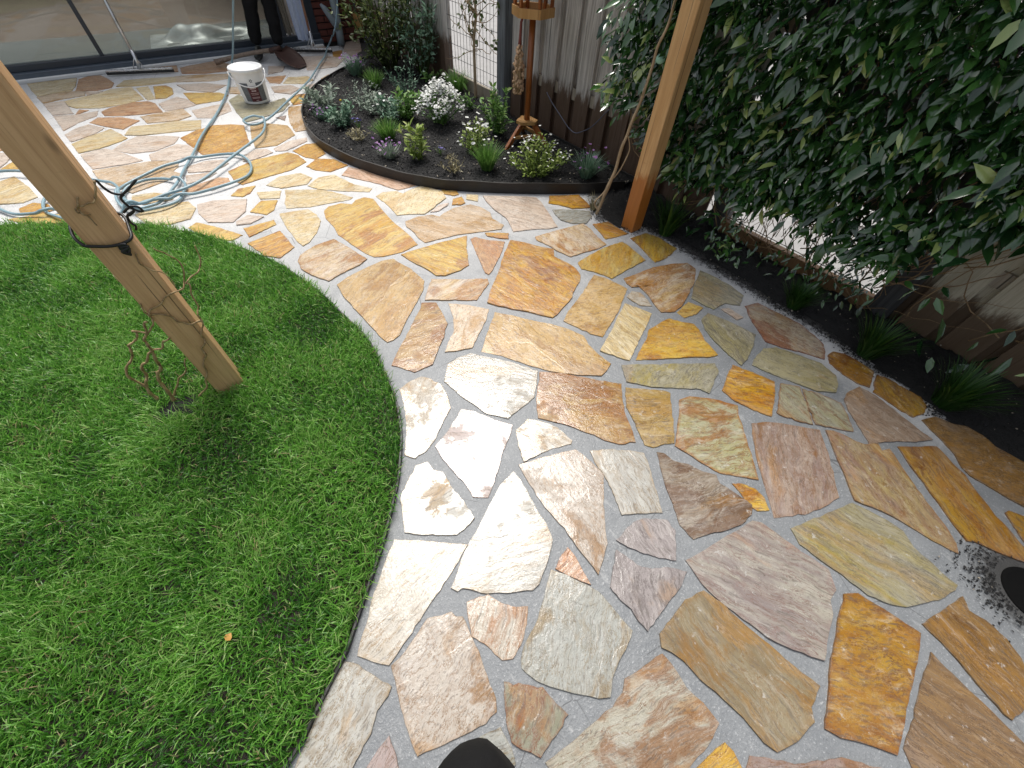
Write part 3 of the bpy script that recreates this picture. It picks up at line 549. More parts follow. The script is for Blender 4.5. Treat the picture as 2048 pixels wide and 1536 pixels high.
('V4',-1.11,[(0.704,-0.091),(0.835,-0.118),(0.999,-0.149),(1.019,-0.173),(1.028,-0.249),(1.045,-0.33),(1.057,-0.386),(1.014,-0.431),(0.97,-0.433),(0.94,-0.456),(0.87,-0.475),(0.803,-0.498),(0.78,-0.468),(0.744,-0.409),(0.724,-0.37),(0.707,-0.298),(0.691,-0.219),(0.689,-0.165)]),
('GB',-1.61,[(0.476,-0.173),(0.554,-0.167),(0.608,-0.162),(0.675,-0.181),(0.692,-0.237),(0.694,-0.294),(0.709,-0.38),(0.719,-0.452),(0.734,-0.52),(0.67,-0.527),(0.647,-0.548),(0.576,-0.54),(0.514,-0.519),(0.503,-0.488),(0.505,-0.427),(0.496,-0.372),(0.482,-0.311),(0.479,-0.256),(0.468,-0.223),(0.454,-0.198)]),
('WV',-0.27,[(0.035,-0.178),(0.108,-0.19),(0.201,-0.2),(0.289,-0.201),(0.314,-0.184),(0.382,-0.197),(0.441,-0.208),(0.441,-0.256),(0.433,-0.297),(0.443,-0.345),(0.442,-0.396),(0.383,-0.404),(0.326,-0.4),(0.297,-0.401),(0.158,-0.328),(0.035,-0.222)]),
('Y',-0.30,[(0.327,-0.414),(0.367,-0.42),(0.42,-0.429),(0.423,-0.451),(0.414,-0.481),(0.367,-0.47),(0.321,-0.434)]),
('V',-0.65,[(0.453,-0.483),(0.481,-0.508),(0.529,-0.562),(0.635,-0.626),(0.703,-0.707),(0.636,-0.722),(0.363,-0.512)]),
('O2',-0.80,[(1.023,-0.453),(1.062,-0.48),(1.075,-0.53),(1.091,-0.587),(1.104,-0.644),(1.062,-0.656),(0.992,-0.668),(0.919,-0.68),(0.834,-0.699),(0.757,-0.712),(0.737,-0.683),(0.698,-0.633),(0.675,-0.609),(0.659,-0.574),(0.716,-0.553),(0.783,-0.525),(0.867,-0.499),(0.958,-0.471)]),
('YG',-1.30,[(1.084,-0.245),(1.166,-0.27),(1.263,-0.303),(1.353,-0.331),(1.362,-0.355),(1.388,-0.43),(1.396,-0.482),(1.364,-0.529),(1.36,-0.576),(1.35,-0.616),(1.35,-0.663),(1.326,-0.664),(1.251,-0.642),(1.196,-0.612),(1.147,-0.587),(1.116,-0.555),(1.085,-0.5),(1.08,-0.424),(1.066,-0.357),(1.058,-0.291)]),
('B',-1.76,[(1.137,-0.639),(1.232,-0.665),(1.325,-0.688),(1.296,-0.713),(1.307,-0.755),(1.299,-0.809),(1.275,-0.848),(1.249,-0.878),(1.197,-0.905),(1.139,-0.888),(1.084,-0.875),(1.081,-0.857),(1.097,-0.805),(1.119,-0.745),(1.131,-0.693)]),
('B3',-1.34,[(1.076,-0.683),(1.071,-0.704),(1.064,-0.762),(1.06,-0.823),(1.055,-0.863),(1.049,-0.913),(1.04,-0.947),(0.982,-0.96),(0.736,-0.771),(0.766,-0.745),(0.785,-0.72),(0.856,-0.712),(0.95,-0.699)]),
('L',0.20,[(-0.818,6.213),(-0.458,6.2),(-0.491,5.96),(-0.524,5.837),(-0.652,5.841),(-0.759,5.802),(-0.788,5.986)]),
('R',-0.17,[(-0.436,6.15),(-0.362,6.206),(-0.27,6.195),(-0.232,6.077),(-0.197,5.906),(-0.229,5.777),(-0.333,5.747),(-0.485,5.815)]),
('L',-0.18,[(-0.176,5.784),(-0.097,5.926),(0.054,5.9),(0.327,5.83),(0.28,5.679),(0.115,5.695),(-0.017,5.714)]),
('X',0.02,[(-0.76,5.77),(-0.637,5.816),(-0.478,5.794),(-0.432,5.751),(-0.445,5.64),(-0.568,5.645),(-0.724,5.591)]),
('P',0.02,[(-0.417,5.742),(-0.305,5.696),(-0.358,5.658),(-0.413,5.639)]),
('L',-0.21,[(-0.575,5.536),(-0.478,5.577),(-0.328,5.624),(-0.238,5.694),(-0.082,5.695),(-0.059,5.472),(-0.039,5.31),(-0.163,5.252),(-0.364,5.245),(-0.511,5.33),(-0.553,5.4)]),
('P',-0.22,[(-0.726,5.546),(-0.59,5.545),(-0.571,5.35),(-0.55,5.206),(-0.68,5.239)]),
('R',-0.23,[(-0.531,5.165),(-0.501,5.265),(-0.451,5.221)]),
('R',-0.24,[(-0.352,5.133),(-0.292,5.188),(-0.123,5.245),(-0.019,5.217),(0.021,5.146),(0.041,4.904),(-0.087,4.919),(-0.238,4.965),(-0.34,5.024)]),
('R',-0.26,[(-0.455,4.912),(-0.395,5),(-0.245,4.912),(-0.145,4.783),(-0.189,4.74),(-0.268,4.654),(-0.365,4.778)]),
('X',-0.26,[(-0.111,4.861),(-0.015,4.862),(0.194,4.874),(0.216,4.683),(0.108,4.633),(-0.088,4.694)]),
('L',-0.21,[(-0.041,5.636),(0.052,5.638),(0.05,5.276),(-0.01,5.277)]),
('Y',-1.10,[(0.094,5.615),(0.191,5.597),(0.219,5.491),(0.202,5.342),(0.132,5.245),(0.058,5.271)]),
('P',0.06,[(0.061,5.107),(0.214,5.215),(0.267,5.118),(0.302,4.937),(0.2,4.902),(0.075,4.913)]),
('P',0.07,[(-0.675,5.207),(-0.532,5.152),(-0.387,5.168),(-0.413,5.053),(-0.538,4.961),(-0.631,4.834),(-0.648,5.027)]),
('P',0.32,[(-0.623,4.729),(-0.548,4.822),(-0.473,4.869),(-0.39,4.741),(-0.456,4.653),(-0.6,4.57)]),
('L',-0.00,[(-0.596,4.521),(-0.495,4.602),(-0.345,4.688),(-0.272,4.442),(-0.32,4.399),(-0.45,4.34),(-0.571,4.325)]),
('P',-0.30,[(-0.37,4.257),(-0.296,4.361),(-0.193,4.432),(-0.024,4.329),(0.05,4.272),(-0.008,4.161),(-0.134,4.1),(-0.27,4.128)]),
('L',-0.28,[(-0.263,4.511),(-0.201,4.654),(-0.053,4.619),(0.103,4.608),(0.259,4.543),(0.218,4.349),(0.064,4.39),(-0.155,4.446)]),
('P',-0.32,[(-0.561,4.276),(-0.42,4.299),(-0.345,4.185),(-0.237,3.967),(-0.325,3.96),(-0.515,3.988),(-0.54,4.136)]),
('P',-0.32,[(-0.172,4.035),(-0.112,4.063),(0.015,4.124),(0.078,4.062),(0.106,3.907),(0.042,3.88),(-0.062,3.858),(-0.175,3.928)]),
('X',0.15,[(-0.519,3.941),(-0.362,3.922),(-0.199,3.902),(-0.04,3.823),(-0.057,3.73),(-0.101,3.677),(-0.05,3.586),(-0.154,3.557),(-0.354,3.487),(-0.426,3.639),(-0.492,3.772)]),
('Y',0.27,[(-0.999,4.283),(-0.923,4.395),(-0.895,4.296),(-0.908,4.216)]),
('R',0.35,[(-1.06,4.649),(-1.049,4.753),(-0.987,4.761),(-0.975,4.63)]),
('P',-0.01,[(-1.071,4.571),(-1.012,4.576),(-0.945,4.546),(-0.976,4.408),(-1.011,4.33),(-1.068,4.326)]),
('L',0.46,[(-1.075,4.019),(-1.01,4.066),(-0.938,4.111),(-0.874,3.891),(-0.834,3.729),(-0.905,3.694),(-1.009,3.745),(-1.071,3.77)]),
('O',-0.13,[(-0.912,3.604),(-0.853,3.644),(-0.791,3.588),(-0.768,3.494),(-0.831,3.497),(-0.907,3.555)]),
('Y',-0.15,[(-0.964,3.494),(-0.803,3.469),(-0.643,3.323),(-0.672,3.262),(-0.875,3.383)]),
('R',-0.16,[(0.415,6.111),(0.484,6.142),(0.745,6.214),(0.88,6.001),(0.812,5.798),(0.578,5.827),(0.396,5.926)]),
('R',-0.15,[(0.161,6.247),(0.389,6.226),(0.365,6.007),(0.166,6.082)]),
('X',-0.18,[(0.32,5.842),(0.565,5.77),(0.776,5.687),(0.721,5.56),(0.591,5.54),(0.303,5.669)]),
('P',-0.20,[(0.284,5.564),(0.506,5.498),(0.655,5.357),(0.503,5.217),(0.332,5.368)]),
('Y',-0.23,[(0.286,5.312),(0.549,5.164),(0.596,5.056),(0.5,4.955),(0.32,4.958),(0.301,5.069)]),
('P',-0.26,[(0.261,4.8),(0.444,4.837),(0.546,4.852),(0.523,4.647),(0.366,4.555),(0.262,4.617)]),
('G',-0.26,[(0.581,4.908),(0.693,5.028),(0.714,4.832),(0.828,4.665),(1.004,4.744),(0.993,4.569),(0.889,4.433),(0.648,4.344),(0.563,4.329),(0.561,4.578)]),
('X',-0.22,[(0.67,5.262),(0.79,5.224),(0.751,5.022),(0.636,5.098)]),
('R',-0.20,[(1.052,5.41),(1.228,5.378),(1.108,5.164),(1.033,5.236)]),
('L',-0.21,[(1.239,5.308),(1.409,5.247),(1.414,5.118),(1.291,5.063),(1.136,5.149)]),
('P',-0.22,[(1.008,5.103),(1.172,5.058),(1.211,4.931),(1.095,4.828),(0.99,4.942)]),
('Y',0.24,[(1.049,4.692),(1.154,4.767),(1.267,4.719),(1.149,4.53),(1.024,4.526)]),
('X',1.03,[(0.965,4.486),(1.106,4.454),(0.988,4.143),(0.917,3.926),(0.836,3.933),(0.861,4.13),(0.912,4.325)]),
('V',-0.28,[(0.802,4.298),(0.875,4.301),(0.838,4.21)]),
('O',0.19,[(0.069,4.238),(0.188,4.323),(0.323,4.365),(0.44,4.316),(0.52,4.247),(0.48,4.027),(0.457,3.851),(0.345,3.794),(0.197,3.816),(0.137,3.853),(0.101,4.07)]),
('T',0.16,[(0.567,4.198),(0.688,4.198),(0.813,4.072),(0.801,3.873),(0.628,3.747),(0.486,3.778),(0.515,3.967)]),
('P',0.46,[(0.598,3.692),(0.735,3.756),(0.857,3.76),(0.834,3.696),(0.663,3.616),(0.594,3.64)]),
('O',0.27,[(0.7,3.575),(0.812,3.634),(0.883,3.609),(0.875,3.413),(0.78,3.368),(0.738,3.428)]),
('Y',0.27,[(0.223,3.473),(0.423,3.556),(0.646,3.565),(0.694,3.483),(0.703,3.348),(0.576,3.282),(0.407,3.265),(0.248,3.234),(0.222,3.338)]),
('O',0.38,[(0.694,3.272),(0.798,3.349),(0.887,3.277),(0.933,3.138),(0.795,3.112),(0.725,3.188)]),
('P',0.48,[(0.372,3.673),(0.473,3.732),(0.536,3.694),(0.554,3.629),(0.431,3.585),(0.349,3.586)]),
('P',-0.11,[(0.003,3.69),(0.118,3.714),(0.223,3.681),(0.239,3.606),(0.135,3.544),(-0.003,3.601)]),
('P',-0.13,[(-0.028,3.556),(0.102,3.519),(0.135,3.498),(0.047,3.435),(-0.046,3.437)]),
('R',-0.14,[(-0.13,3.365),(0.024,3.378),(0.136,3.408),(0.181,3.37),(0.173,3.296),(0.071,3.263),(-0.077,3.277),(-0.121,3.306)]),
('Y',0.23,[(0.149,3.118),(0.206,3.176),(0.3,3.166),(0.248,3.095),(0.2,3.072)]),
('L',0.22,[(0.375,3.137),(0.48,3.208),(0.61,3.188),(0.649,3.082),(0.591,3.016),(0.445,3.05)]),
('L',0.00,[(0.597,2.983),(0.696,3.055),(0.8,3.035),(0.851,2.843),(0.93,2.726),(0.896,2.694),(0.771,2.786),(0.638,2.903)]),
('L',-0.18,[(0.293,3.065),(0.418,3.012),(0.381,2.928),(0.288,2.975)]),
('Y',0.34,[(0.19,2.848),(0.278,2.942),(0.361,2.901),(0.307,2.796),(0.258,2.768)]),
('P',-0.19,[(-0.053,3.106),(0.034,3.101),(0.205,3.015),(0.156,2.871),(0.066,2.787),(-0.049,2.863),(-0.068,2.993)]),
('P',-0.21,[(0.09,2.771),(0.159,2.808),(0.23,2.745),(0.143,2.714),(0.081,2.736)]),
('L',0.04,[(-0.375,3.17),(-0.231,3.222),(-0.098,3.173),(-0.08,3.073),(-0.13,2.963),(-0.23,2.96),(-0.329,3.003)]),
('Y',-0.02,[(-0.155,2.856),(-0.105,2.889),(-0.018,2.759),(0.072,2.609),(0.008,2.59),(-0.088,2.66)]),
('Y',-0.04,[(0.103,2.672),(0.27,2.675),(0.264,2.618),(0.105,2.568)]),
('L',-0.15,[(-0.358,3.432),(-0.25,3.402),(-0.154,3.313),(-0.177,3.263),(-0.314,3.288),(-0.369,3.349)]),
('RP',-1.19,[(0.845,3.007),(0.931,3.097),(1.008,3),(1.109,2.793),(1.203,2.607),(1.068,2.616),(0.999,2.771)]),
('P',-0.12,[(1.72,6.349),(1.981,6.339),(1.967,6.154),(1.754,6.192)]),
('P',-0.16,[(1.613,5.952),(1.853,5.863),(1.879,5.814),(1.979,5.676),(1.795,5.444),(1.486,5.453)]),
('O',-0.15,[(1.971,5.989),(2.098,6.017),(1.988,5.78),(1.906,5.8)]),
('Y',0.28,[(1.509,5.112),(1.613,5.199),(1.701,5.114),(1.637,5.007),(1.483,4.92)]),
('P',-0.18,[(1.183,5.769),(1.319,5.697),(1.249,5.543),(1.105,5.511)]),
('P',-0.14,[(2.273,6.318),(2.473,6.374),(2.276,5.88),(2.093,5.704),(2.102,5.969)]),
('P',-0.23,[(1.294,4.975),(1.414,4.992),(1.404,4.865),(1.333,4.777),(1.266,4.846)])]

HOSE_A = [(1.115,5.05,0.963),(1.061,5.2,0.784),(1.007,5.38,0.58),(0.955,5.55,0.388),(0.898,5.72,0.177),(0.82,5.774,0.012),(0.661,5.234,0.012),(0.52,4.847,0.012),(0.389,4.549,0.012),(0.268,4.296,0.012),(0.181,4.097,0.012),(0.097,3.886,0.012),(0.032,3.748,0.012),(-0.022,3.629,0.012),(-0.068,3.498,0.012),(-0.116,3.392,0.012),(-0.182,3.291,0.012),(-0.238,3.228,0.012),(-0.295,3.205,0.012),(-0.348,3.198,0.012),(-0.381,3.273,0.012),(-0.401,3.358,0.012),(-0.398,3.456,0.012),(-0.372,3.517,0.012),(-0.312,3.558,0.012),(-0.238,3.579,0.012),(-0.157,3.548,0.012),(-0.101,3.477,0.012),(-0.066,3.428,0.012),(-0.065,3.346,0.012),(-0.096,3.274,0.012),(-0.133,3.197,0.012),(-0.186,3.158,0.012),(-0.26,3.146,0.012),(-0.336,3.161,0.012),(-0.382,3.203,0.012),(-0.417,3.261,0.012),(-0.436,3.356,0.012),(-0.433,3.453,0.012),(-0.4,3.548,0.012),(-0.327,3.621,0.012),(-0.223,3.682,0.012),(-0.116,3.733,0.012),(0.001,3.752,0.012),(0.127,3.769,0.012),(0.258,3.737,0.012),(0.341,3.661,0.012),(0.37,3.537,0.012),(0.359,3.419,0.012),(0.317,3.326,0.012),(0.248,3.269,0.012),(0.135,3.231,0.012),(0.009,3.219,0.012),(-0.108,3.231,0.012),(-0.224,3.231,0.012),(-0.317,3.231,0.012),(-0.388,3.219,0.012),(-0.446,3.199,0.012),(-0.502,3.18,0.012),(-0.673,3.248,0.012),(-0.705,3.292,0.012),(-0.755,3.374,0.012),(-0.786,3.449,0.012),(-0.797,3.527,0.012),(-0.787,3.604,0.012),(-0.76,3.64,0.012),(-0.731,3.578,0.012),(-0.721,3.488,0.012),(-0.745,3.442,0.012),(-0.787,3.425,0.012),(-0.851,3.455,0.012),(-0.917,3.5,0.012),(-0.967,3.567,0.012),(-1,3.629,0.012),(-1.102,3.819,0.012)]
HOSE_B = [(2.259,6.12,0.576),(2.207,6.1,0.421),(2.161,6.08,0.318),(2.097,6.05,0.211),(2.049,6,0.179),(2.069,6.213,0.05),(1.926,5.998,0.02),(1.788,5.725,0.015),(1.628,5.465,0.02),(1.347,4.99,0.02),(1.115,4.672,0.02),(0.925,4.439,0.02),(0.756,4.239,0.02),(0.624,4.129,0.02),(0.549,4.137,0.02),(0.539,4.241,0.02),(0.637,4.31,0.02),(0.682,4.193,0.02),(0.63,4.005,0.02),(0.543,3.851,0.02),(0.319,3.627,0.02),(0.174,3.484,0.02),(0.042,3.353,0.02),(-0.071,3.278,0.02),(-0.17,3.252,0.02),(-0.241,3.236,0.02),(-0.305,3.223,0.02),(-0.359,3.24,0.02),(-0.393,3.31,0.02),(-0.413,3.421,0.02),(-0.409,3.508,0.02),(-0.433,3.608,0.02),(-0.49,3.665,0.02),(-0.665,3.857,0.02),(-0.837,4.033,0.02),(-0.922,4.115,0.02),(-0.996,4.146,0.02),(-1.104,4.136,0.02)]

VINE_STEMS = [
[(-0.488,1.432,0.08),(-0.488,1.432,0.129),(-0.474,1.432,0.171),(-0.456,1.432,0.196),(-0.447,1.432,0.239),(-0.423,1.432,0.258),(-0.397,1.432,0.292),(-0.383,1.432,0.305),(-0.35,1.432,0.312),(-0.331,1.432,0.339),(-0.309,1.432,0.344)],
[(-0.454,1.432,0.044),(-0.444,1.432,0.101),(-0.44,1.432,0.152),(-0.425,1.432,0.192),(-0.4,1.432,0.224),(-0.395,1.432,0.256),(-0.381,1.432,0.304),(-0.376,1.432,0.339),(-0.374,1.432,0.359),(-0.354,1.432,0.378),(-0.339,1.432,0.419),(-0.326,1.432,0.431)],
[(-0.484,1.432,0.153),(-0.495,1.432,0.225),(-0.474,1.432,0.264),(-0.444,1.432,0.289),(-0.429,1.432,0.324),(-0.422,1.432,0.346),(-0.397,1.432,0.357),(-0.377,1.432,0.386),(-0.381,1.432,0.401),(-0.356,1.432,0.384),(-0.331,1.432,0.4),(-0.315,1.432,0.42),(-0.31,1.432,0.442),(-0.313,1.432,0.452),(-0.312,1.432,0.475),(-0.306,1.432,0.494)],
[(-0.376,1.432,0.039),(-0.328,1.432,0.087),(-0.313,1.432,0.124),(-0.292,1.432,0.155),(-0.285,1.432,0.194),(-0.259,1.432,0.227),(-0.255,1.432,0.259),(-0.232,1.432,0.286),(-0.229,1.432,0.317),(-0.206,1.432,0.347),(-0.201,1.432,0.37),(-0.199,1.432,0.394),(-0.184,1.432,0.416),(-0.18,1.432,0.461),(-0.168,1.432,0.491),(-0.172,1.432,0.506),(-0.14,1.432,0.514),(-0.116,1.432,0.525),(-0.101,1.432,0.552),(-0.094,1.432,0.594)],
[(-0.203,1.432,0.366),(-0.233,1.432,0.369),(-0.253,1.432,0.387),(-0.264,1.432,0.413),(-0.275,1.432,0.433),(-0.307,1.432,0.447),(-0.296,1.432,0.462),(-0.258,1.432,0.475),(-0.232,1.432,0.494),(-0.195,1.432,0.492),(-0.176,1.432,0.508),(-0.155,1.432,0.553),(-0.16,1.432,0.591),(-0.175,1.432,0.616),(-0.187,1.432,0.639)],
[(-0.44,1.432,0.069),(-0.4,1.432,0.128),(-0.375,1.432,0.162),(-0.342,1.432,0.19),(-0.328,1.432,0.229),(-0.312,1.432,0.246)],
[(-0.23,1.432,0.641),(-0.238,1.432,0.614),(-0.23,1.432,0.59),(-0.208,1.432,0.567),(-0.2,1.432,0.54),(-0.202,1.432,0.511)],
[(-0.254,1.438,0.81),(-0.263,1.438,0.796),(-0.27,1.438,0.779),(-0.263,1.438,0.763),(-0.26,1.438,0.739)],
[(-0.202,1.438,0.837),(-0.211,1.438,0.82),(-0.227,1.438,0.797),(-0.24,1.438,0.792),(-0.26,1.438,0.791),(-0.271,1.438,0.789),(-0.276,1.438,0.784),(-0.274,1.438,0.776),(-0.267,1.438,0.769),(-0.257,1.438,0.765)]]
TIE_ENDS = [
[(-0.211,1.5,0.817),(-0.206,1.5,0.815),(-0.203,1.5,0.798),(-0.194,1.5,0.78),(-0.177,1.5,0.772),(-0.159,1.5,0.779),(-0.126,1.5,0.799)],
[(-0.173,1.5,0.77),(-0.184,1.5,0.763),(-0.184,1.5,0.749),(-0.177,1.5,0.732),(-0.166,1.5,0.72),(-0.158,1.5,0.72),(-0.163,1.5,0.732),(-0.176,1.5,0.737),(-0.176,1.5,0.725),(-0.194,1.5,0.715)],
[(-0.201,1.5,0.726),(-0.182,1.5,0.735),(-0.176,1.5,0.725),(-0.197,1.5,0.716),(-0.201,1.5,0.695),(-0.196,1.5,0.685),(-0.202,1.5,0.673)]]

BARE_STEMS = [
[(1.972,1.608,0.019),(1.99,1.586,0.166),(2.006,1.566,0.3),(2.013,1.557,0.438),(2.022,1.546,0.518),(2.034,1.532,0.631),(2.044,1.519,0.741),(2.046,1.517,0.853),(2.057,1.503,0.935),(2.064,1.495,1.026),(2.062,1.497,1.1)],
[(1.985,1.592,0.116),(2.006,1.566,0.264),(2.011,1.559,0.379),(2.021,1.548,0.495)],
[(2.007,1.565,0.255),(2.03,1.536,0.332),(2.039,1.526,0.418),(2.027,1.54,0.488)],
[(1.976,1.603,0.041),(1.957,1.626,0.088),(1.98,1.599,0.154),(1.997,1.578,0.206)]]

FENCE_CORD = [(2.485,2.761,0.328),(2.485,2.699,0.284),(2.485,2.591,0.227),(2.485,2.473,0.168),(2.485,2.397,0.156),(2.485,2.333,0.182),(2.485,2.249,0.235),(2.485,2.183,0.301),(2.485,2.137,0.358),(2.485,2.103,0.39)]


def inside_np(poly, pts):
    P = np.asarray(poly, float)[:, :2]; x, y = pts[:, 0], pts[:, 1]; c = np.zeros(len(pts), bool)
    for i in range(len(P)):
        a, b = P[i], P[i - 1]
        if abs(a[1] - b[1]) < 1e-12: continue
        c ^= ((a[1] > y) != (b[1] > y)) & (x < (b[0] - a[0]) * (y - a[1]) / (b[1] - a[1]) + a[0])
    return c

# ------------------------------------------------------------------ the ground
g = MB(); g.box((0, 0, -0.42), (160, 160, 0.6)); tag(g.build('ground', M_EARTH), kind='structure')
g = MB(); g.box((17.62, 0, -0.07), (30, 60, 0.1)); tag(g.build('neighbour_paving', M_CONCRETE), kind='structure')

lawn_poly = [(p.x, p.y) for p in spline([(x, y, 0) for x, y in LAWN_EDGE], 4)]
lawn_poly = [(-3.2, 3.9), (-1.9, 3.72)] + lawn_poly + [(-0.9, 0.02), (-1.8, -0.1), (-3.2, 0.2)]
bed_curve = [(p.x, p.y) for p in spline([(x, y, 0) for x, y in BED_EDGE], 6)]
bed_poly = bed_curve + [(2.50, 1.70), (2.50, 6.1)]
strip_curve = [(p.x, p.y) for p in spline([(x, y, 0) for x, y in STRIP_EDGE], 5)]
strip_poly = strip_curve + [(2.1, -1.5), (2.1, -3.0), (2.50, -3.0), (2.50, 1.78)]

# mortar bed of the crazy paving, one fine sheet
def mortar():
    st = 0.03; xs = np.arange(-4.0, 2.515, st); ys = np.arange(-3.0, 6.27, st)
    X, Y = np.meshgrid(xs, ys, indexing='ij'); pts = np.stack([X.ravel(), Y.ravel()], 1)
    z = np.array([mnoise.noise((x * 3.1, y * 3.1, 0.3)) * 0.0018 + mnoise.noise((x * 14, y * 14, 4.0)) * 0.0010 for x, y in pts]) - 0.001
    nx, ny = len(xs), len(ys); idx = np.arange(nx * ny).reshape(nx, ny)
    q = np.stack([idx[:-1, :-1], idx[1:, :-1], idx[1:, 1:], idx[:-1, 1:]], -1).reshape(-1, 4)
    cen = pts[q].mean(1)
    keep = np.hypot(cen[:, 0] - 1.520, cen[:, 1] + 0.832) > -1.0
    q = q[keep]
    me = np_mesh('stone_paving', np.c_[pts, z], q.ravel(), np.full(len(q), 4), M_MORTAR)
    return tag(link('stone_paving', me), kind='structure')
PAVING = mortar()

PAL = {  # two body colours, vein / stain colour, stain amount, rusty rim amount, wetness
 'Y': ((.49,.29,.06), (.58,.43,.16), (.36,.14,.02), .5, .35, .5),
 'Y2': ((.56,.47,.24), (.46,.27,.05), (.40,.20,.02), .5, .2, .5),
 'L': ((.56,.43,.22), (.62,.55,.40), (.48,.30,.10), .22, .2, .4),
 'O': ((.45,.22,.035), (.53,.33,.095), (.26,.09,.015), .45, .35, .5),
 'O2': ((.34,.18,.035), (.41,.27,.095), (.18,.065,.012), .5, .7, .7),
 'M': ((.56,.43,.25), (.62,.54,.45), (.42,.19,.05), .75, .45, .6),
 'T': ((.44,.30,.14), (.52,.39,.23), (.38,.20,.06), .5, .25, .6),
 'T2': ((.36,.25,.10), (.44,.33,.17), (.22,.12,.04), .3, .25, .7),
 'X': ((.56,.42,.28), (.60,.51,.41), (.47,.27,.09), .6, .3, .5),
 'P': ((.55,.45,.37), (.60,.53,.46), (.42,.28,.20), .2, .25, .4),
 'P2': ((.44,.37,.35), (.50,.45,.43), (.38,.24,.16), .2, .3, .9),
 'R': ((.46,.25,.13), (.53,.35,.21), (.32,.13,.05), .2, .3, .4),
 'R2': ((.50,.28,.17), (.55,.40,.30), (.36,.16,.08), .3, .3, .9),
 'RP': ((.50,.30,.20), (.56,.41,.31), (.40,.20,.07), .35, .3, .5),
 'RW': ((.40,.33,.23), (.46,.40,.31), (.26,.08,.015), .7, 1.0, .7),
 'K': ((.30,.305,.28), (.38,.385,.36), (.33,.25,.13), .3, .2, .8),
 'KR': ((.32,.325,.28), (.40,.38,.26), (.27,.11,.04), .15, .9, .7),
 'G': ((.31,.275,.16), (.39,.36,.25), (.17,.17,.15), .3, .2, .7),
 'YG': ((.37,.31,.13), (.38,.36,.28), (.19,.18,.15), .3, .3, .6),
 'GR': ((.35,.335,.20), (.40,.39,.29), (.36,.15,.02), .5, 1.0, .7),
 'GR2': ((.22,.215,.16), (.32,.315,.25), (.30,.09,.03), .45, .5, .9),
 'GB': ((.23,.185,.12), (.33,.285,.20), (.34,.19,.06), .35, .5, .8),
 'V': ((.27,.205,.19), (.40,.33,.28), (.30,.15,.06), .4, .4, .7),
 'V2': ((.31,.235,.185), (.39,.32,.26), (.28,.17,.10), .25, .4, .6),
 'V3': ((.24,.215,.21), (.36,.33,.32), (.20,.17,.16), .2, .2, .8),
 'V4': ((.32,.28,.265), (.48,.46,.40), (.35,.22,.19), .3, .2, .8),
 'VY': ((.31,.22,.19), (.43,.35,.20), (.30,.14,.04), .5, .6, .6),
 'B': ((.24,.14,.06), (.31,.20,.10), (.13,.07,.03), .4, .3, .6),
 'B2': ((.33,.205,.09), (.42,.31,.18), (.30,.12,.015), .75, .3, .95),
 'B3': ((.21,.14,.085), (.31,.21,.12), (.13,.08,.05), .4, .3, .7),
 'BW': ((.25,.20,.15), (.40,.36,.31), (.13,.06,.015), .66, .3, .9),
 'W': ((.50,.46,.39), (.57,.54,.49), (.44,.27,.10), .35, .35, .95),
 'W2': ((.43,.42,.39), (.53,.52,.48), (.40,.28,.14), .35, .4, 1.0),
 'WB': ((.45,.40,.35), (.53,.49,.44), (.33,.17,.035), .62, .4, 1.0),
 'WO': ((.50,.46,.40), (.57,.53,.46), (.44,.19,.02), .55, .5, .9),
 'WV': ((.40,.38,.31), (.50,.48,.42), (.27,.12,.015), .56, .2, .8),
}
